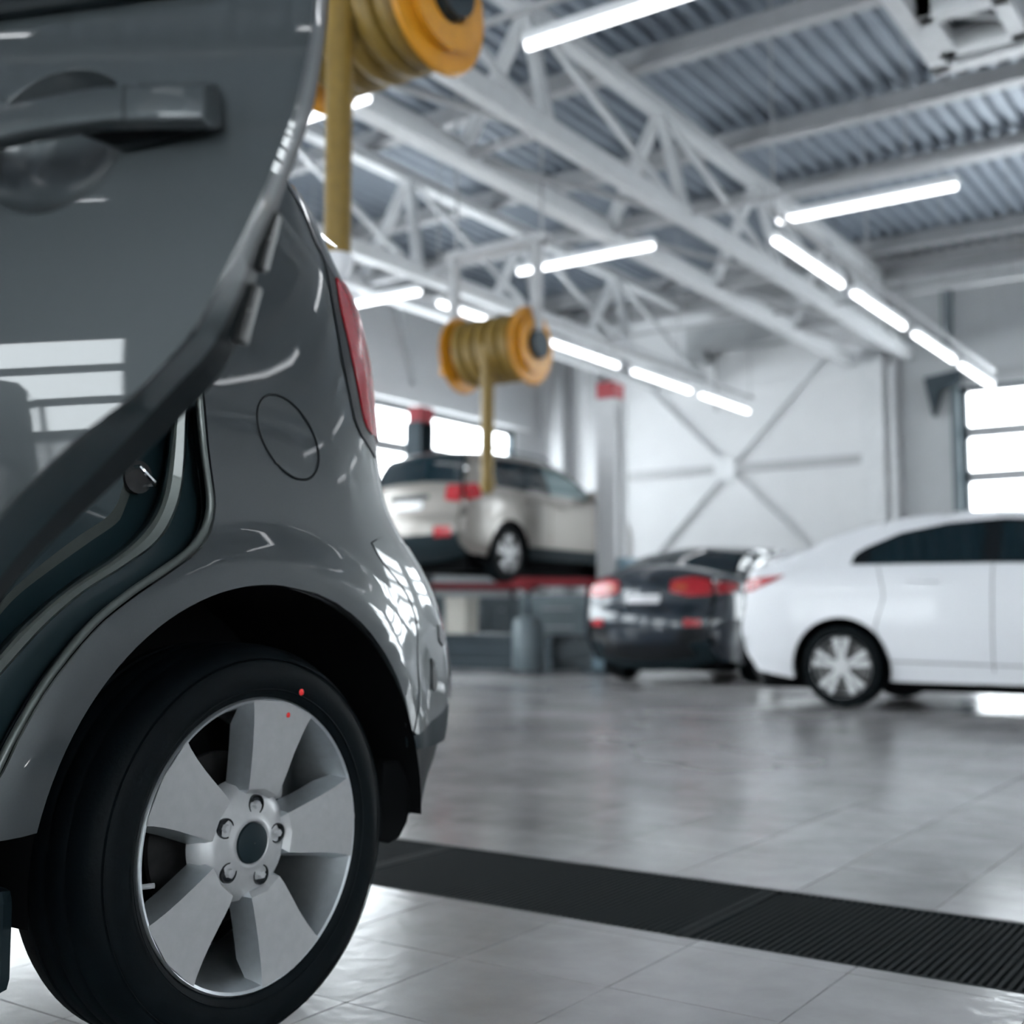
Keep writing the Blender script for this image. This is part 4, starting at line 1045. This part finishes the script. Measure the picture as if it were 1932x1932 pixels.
SV = Car('suv', (-9.43, 11.50, SUVZ), 0, 'beige SUV raised on the two-post lift', 'beige_paint', sil_s, wz_s, .30, [(.86, .36, .43), (3.50, .36, .43)], rr=.09, crown={'roof': .05, 'rear_bumper': .13, 'tailgate': .11, 'lower_bumper': .12, 'rear_window': .09, 'windshield': .1, 'front_bumper': .2, 'hood': .06})
SV.body(); SV.wheels(.36, .235)
SV.side_patch('window_surround', [(.34, 1.20), (.42, 1.52), (.9, 1.575), (1.8, 1.59), (2.3, 1.545), (2.6, 1.45), (3.05, 1.17), (2.0, 1.17)], 'dark_trim')
SV.side_patch('quarter_window', [(.42, 1.23), (.48, 1.50), (.80, 1.545), (.82, 1.21)], 'car_glass', .010)
SV.side_patch('rear_side_window', [(.90, 1.21), (.88, 1.55), (1.72, 1.57), (1.74, 1.19)], 'car_glass', .010)
SV.side_patch('front_side_window', [(1.84, 1.19), (1.82, 1.57), (2.26, 1.525), (2.54, 1.43), (2.95, 1.18)], 'glass_bright', .010)
SV.side_patch('pillar_trim', [(.12, 1.19), (.30, 1.55), (.40, 1.56), (.34, 1.19)], 'beige_paint', .008)
SV.side_patch('tail_lamp', [(.08, .98), (.10, 1.18), (.24, 1.20), (.34, 1.16), (.26, 1.02)], 'red_lens', .012, step=.03)
for sg in (1, -1):
    SV.rear_patch('tail_lamp', [(sg * .72, .98), (sg * .74, 1.16), (sg * 1, 1.17), (sg * 1, .96)], 'red_lens', off=.012)
    SV.rear_patch('reflector', [(sg * .60, .55), (sg * .60, .66), (sg * .92, .66), (sg * .92, .55)], 'red_lens', off=.012)
SV.rear_patch('number_plate', [(-.30, .86), (-.30, .97), (.30, .97), (.30, .86)], 'plate_white', off=.014)
SV.rear_patch('tailgate_recess', [(-.42, .99), (-.42, 1.05), (.42, 1.05), (.42, .99)], 'dark_plastic', off=.01)
SV.side_patch('side_cladding', [(1.30, .30), (1.27, .46), (3.1, .46), (3.07, .30)], 'dark_plastic', .01)
SV.seams([[(.98, 1.17), (1.05, .9), (1.2, .75), (1.3, .5)], [(1.8, 1.17), (1.8, .5)], [(2.9, 1.15), (2.95, .5)]])
SV.handles([(1.25, 1.04), (2.05, 1.02)], 'beige_paint'); SV.mirrors(2.72, 1.16, 'beige_paint')
for sg in (1, -1): MB().tube([(sg * .62, .6, 1.66), (sg * .64, .8, 1.72), (sg * .64, 2.0, 1.72), (sg * .60, 2.25, 1.66)], .018, 8).build('roof_rail', 'slate_metal', SV.root, smooth=True, local=True)

# ------------------------------------------------------------------ two-post lift
LX0, LX1, LY = -11.0, -7.78, 13.62
LIFT = thing('car_lift', ((LX0 + LX1) / 2, LY, 0), 'grey two-post car lift with red carriages holding the SUV', 'car lift')
for x, sg in ((LX0, 1), (LX1, -1)):
    m = 'dark_metal' if x == LX0 else 'steel_grey'
    MB().box((x - sg * .02, LY - .17, 0), (x - sg * .16, LY + .17, 3.55)).box((x - sg * .02, LY - .17, 0), (x + sg * .12, LY - .12, 3.55)).box((x - sg * .02, LY + .12, 0), (x + sg * .12, LY + .17, 3.55)).build('post', m, LIFT)
    MB().box((x - .3, LY - .32, 0), (x + .3, LY + .32, .03)).build('base_plate', 'dark_metal', LIFT)
    MB().box((x - .13, LY - .16, 3.55), (x + .13, LY + .16, 3.78)).build('motor_cap', 'red_paint', LIFT, bevel=.03)
    MB().box((x - .12, LY - .11, .98), (x + .16 * sg + .0, LY + .11, 1.6)).build('carriage', 'slate_metal', LIFT)
    for dy in (-1.25, 1.15):
        tip = (x + sg * .95, LY + dy, 1.14)
        MB().beam((x + sg * .12, LY + .1 * np.sign(dy), 1.14), tip, .13, .11).build('swing_arm', 'red_paint', LIFT, bevel=.01)
        MB().cyl((tip[0], tip[1], 1.19), (tip[0], tip[1], 1.42), .06, 16).build('lift_pad', 'black_rubber', LIFT, smooth=True)
MB().box((LX1 + .17, LY - .14, 1.0), (LX1 + .33, LY + .14, 1.45)).build('control_box', 'blue_grey', LIFT, bevel=.01)
MB().cyl((LX1 + .2, LY, 1.45), (LX1 + .2, LY, 3.5), .025, 8).build('cable_conduit', 'steel_light', LIFT, smooth=True)

# ------------------------------------------------------------------ workshop furniture around the lift
def cabinet(loc, size, label, mat='slate_metal', drawers=3):
    x, y, z = loc; w, d, h = size
    o = thing('tool_cabinet', loc, label, 'cabinet')
    MB().box((x - w / 2, y - d / 2, z + .08), (x + w / 2, y + d / 2, z + h)).build('body', mat, o, bevel=.01)
    MB().box((x - w / 2 + .04, y - d / 2 + .04, z), (x + w / 2 - .04, y + d / 2 - .04, z + .08)).build('plinth', 'dark_metal', o)
    for k in range(drawers):
        z0 = z + .12 + (h - .16) / drawers * k
        dr_ = MB().box((x - w / 2 + .03, y - d / 2 - .015, z0), (x + w / 2 - .03, y - d / 2 + .002, z0 + (h - .16) / drawers - .02)).build('drawer', mat, o, bevel=.005)
        MB().box((x - w * .2, y - d / 2 - .035, z0 + .1), (x + w * .2, y - d / 2 - .015, z0 + .125)).build('handle', 'steel_grey', dr_)
    return o
cabinet((-10.3, 16.6, 0), (1.5, .6, 1.05), 'slate grey tool cabinet standing under the raised SUV')
b_ = thing('parts_box', (-10.05, 13.35, .46), 'pale cardboard box on the low platform under the raised SUV', 'box')
_p = on_z(866, 1190, .45)
MB().box((-10.2, 13.2, .46), (-9.85, 13.5, .92)).build('carton', 'pale_box', b_, bevel=.01)
MB().box((-10.21, 13.19, .90), (-9.84, 13.51, .97)).build('lid', 'pale_box', b_, bevel=.005)
tb = thing('scissor_platform', (-9.4, 13.6, 0), 'low dark steel platform on the floor below the SUV', 'platform')
MB().box((-10.45, 13.0, 0), (-8.3, 14.3, .12)).build('base_frame', 'dark_metal', tb, bevel=.02)
MB().box((-10.4, 13.05, .12), (-8.35, 14.25, .40)).build('skirt', 'dark_metal', tb, bevel=.02)
MB().box((-10.45, 13.0, .40), (-8.3, 14.3, .46)).build('deck_plate', 'dark_metal', tb, bevel=.01)
wk = thing('workbench', (-11.85, 15.4, 0), 'long slate workbench along the left wall behind the lift', 'workbench')
MB().box((-12.15, 12.7, .95), (-11.5, 18.2, 1.02)).build('worktop', 'slate_metal', wk, bevel=.01)
for k in range(4):
    y0 = 12.75 + 1.35 * k
    MB().box((-12.1, y0, .08), (-11.56, y0 + 1.33, .95)).build('cupboard', 'slate_metal', wk)
    for q in range(2):
        d0 = MB().box((-11.56, y0 + .02 + .655 * q, .12), (-11.535, y0 + .64 + .655 * q, .92)).build('cupboard_door', 'slate_metal', wk, bevel=.005)
        MB().box((-11.535, y0 + .30 + .655 * q, .80), (-11.515, y0 + .40 + .655 * q, .83)).build('handle', 'steel_grey', d0)
MB().box((-12.1, 12.75, 0), (-11.6, 18.15, .08)).build('plinth', 'dark_metal', wk)
dn = thing('oil_drain', (-7.98, 11.95, 0), 'grey waste-oil canister on castors below the SUV wheel', 'oil drain')
MB().lathe([(.001, .05), (.17, .05), (.19, .1), (.19, .6), (.15, .68), (.05, .70), (.001, .70)], (-7.98, 11.95, 0), (0, 0, 1), 28).build('tank', 'slate_metal', dn, smooth=True)
MB().cyl((-7.98, 11.95, .7), (-7.98, 11.95, 1.02), .03, 10).build('neck', 'dark_metal', dn, smooth=True)
MB().lathe([(.04, 0), (.2, .08), (.21, .1), (.19, .1), (.03, .02)], (-7.98, 11.95, 1.0), (0, 0, 1), 24).build('funnel', 'red_paint', dn, smooth=True)
for k in range(3):
    a = k * 2 * PI / 3; MB().lathe([(.001, -.02), (.045, -.02), (.045, .02), (.001, .02)], (-7.98 + .15 * math.cos(a), 11.95 + .15 * math.sin(a), .045), (0, 1, 0), 14).build('castor', 'black_rubber', dn, smooth=True)
ps = thing('pump_stand', (-7.35, 12.6, 0), 'blue grey equipment stand beside the lift post', 'stand')
MB().box((-7.5, 12.45, 0), (-7.2, 12.75, .06)).build('base', 'dark_metal', ps)
MB().box((-7.43, 12.52, .06), (-7.27, 12.68, .62)).build('column', 'blue_grey', ps, bevel=.01)
MB().box((-7.5, 12.46, .62), (-7.2, 12.74, 1.02)).build('head', 'blue_grey', ps, bevel=.02)
# on the far wall between the sedans
fe = thing('fire_extinguisher', (-5.12, WF - .16, 1.55), 'small red fire extinguisher hung on the far wall', 'extinguisher')
MB().lathe([(.001, 0), (.08, 0), (.085, .03), (.085, .36), (.05, .43), (.03, .45), (.001, .45)], (-5.12, WF - .16, 1.45), (0, 0, 1), 20).build('cylinder', 'red_paint', fe, smooth=True)
MB().box((-5.16, WF - .24, 1.9), (-5.08, WF - .10, 1.95)).build('valve', 'dark_metal', fe)
wb = thing('wall_box', (-6.25, WF - .15, 1.55), 'grey electrical box on the far wall above the navy sedan', 'box')
MB().box((-6.5, WF - .16, 1.6), (-6.15, WF - .001, 1.98)).build('case', 'wall_grey', wb, bevel=.02)
MB().box((-6.47, WF - .175, 1.63), (-6.18, WF - .16, 1.95)).build('cover', 'slate_metal', wb, bevel=.005)
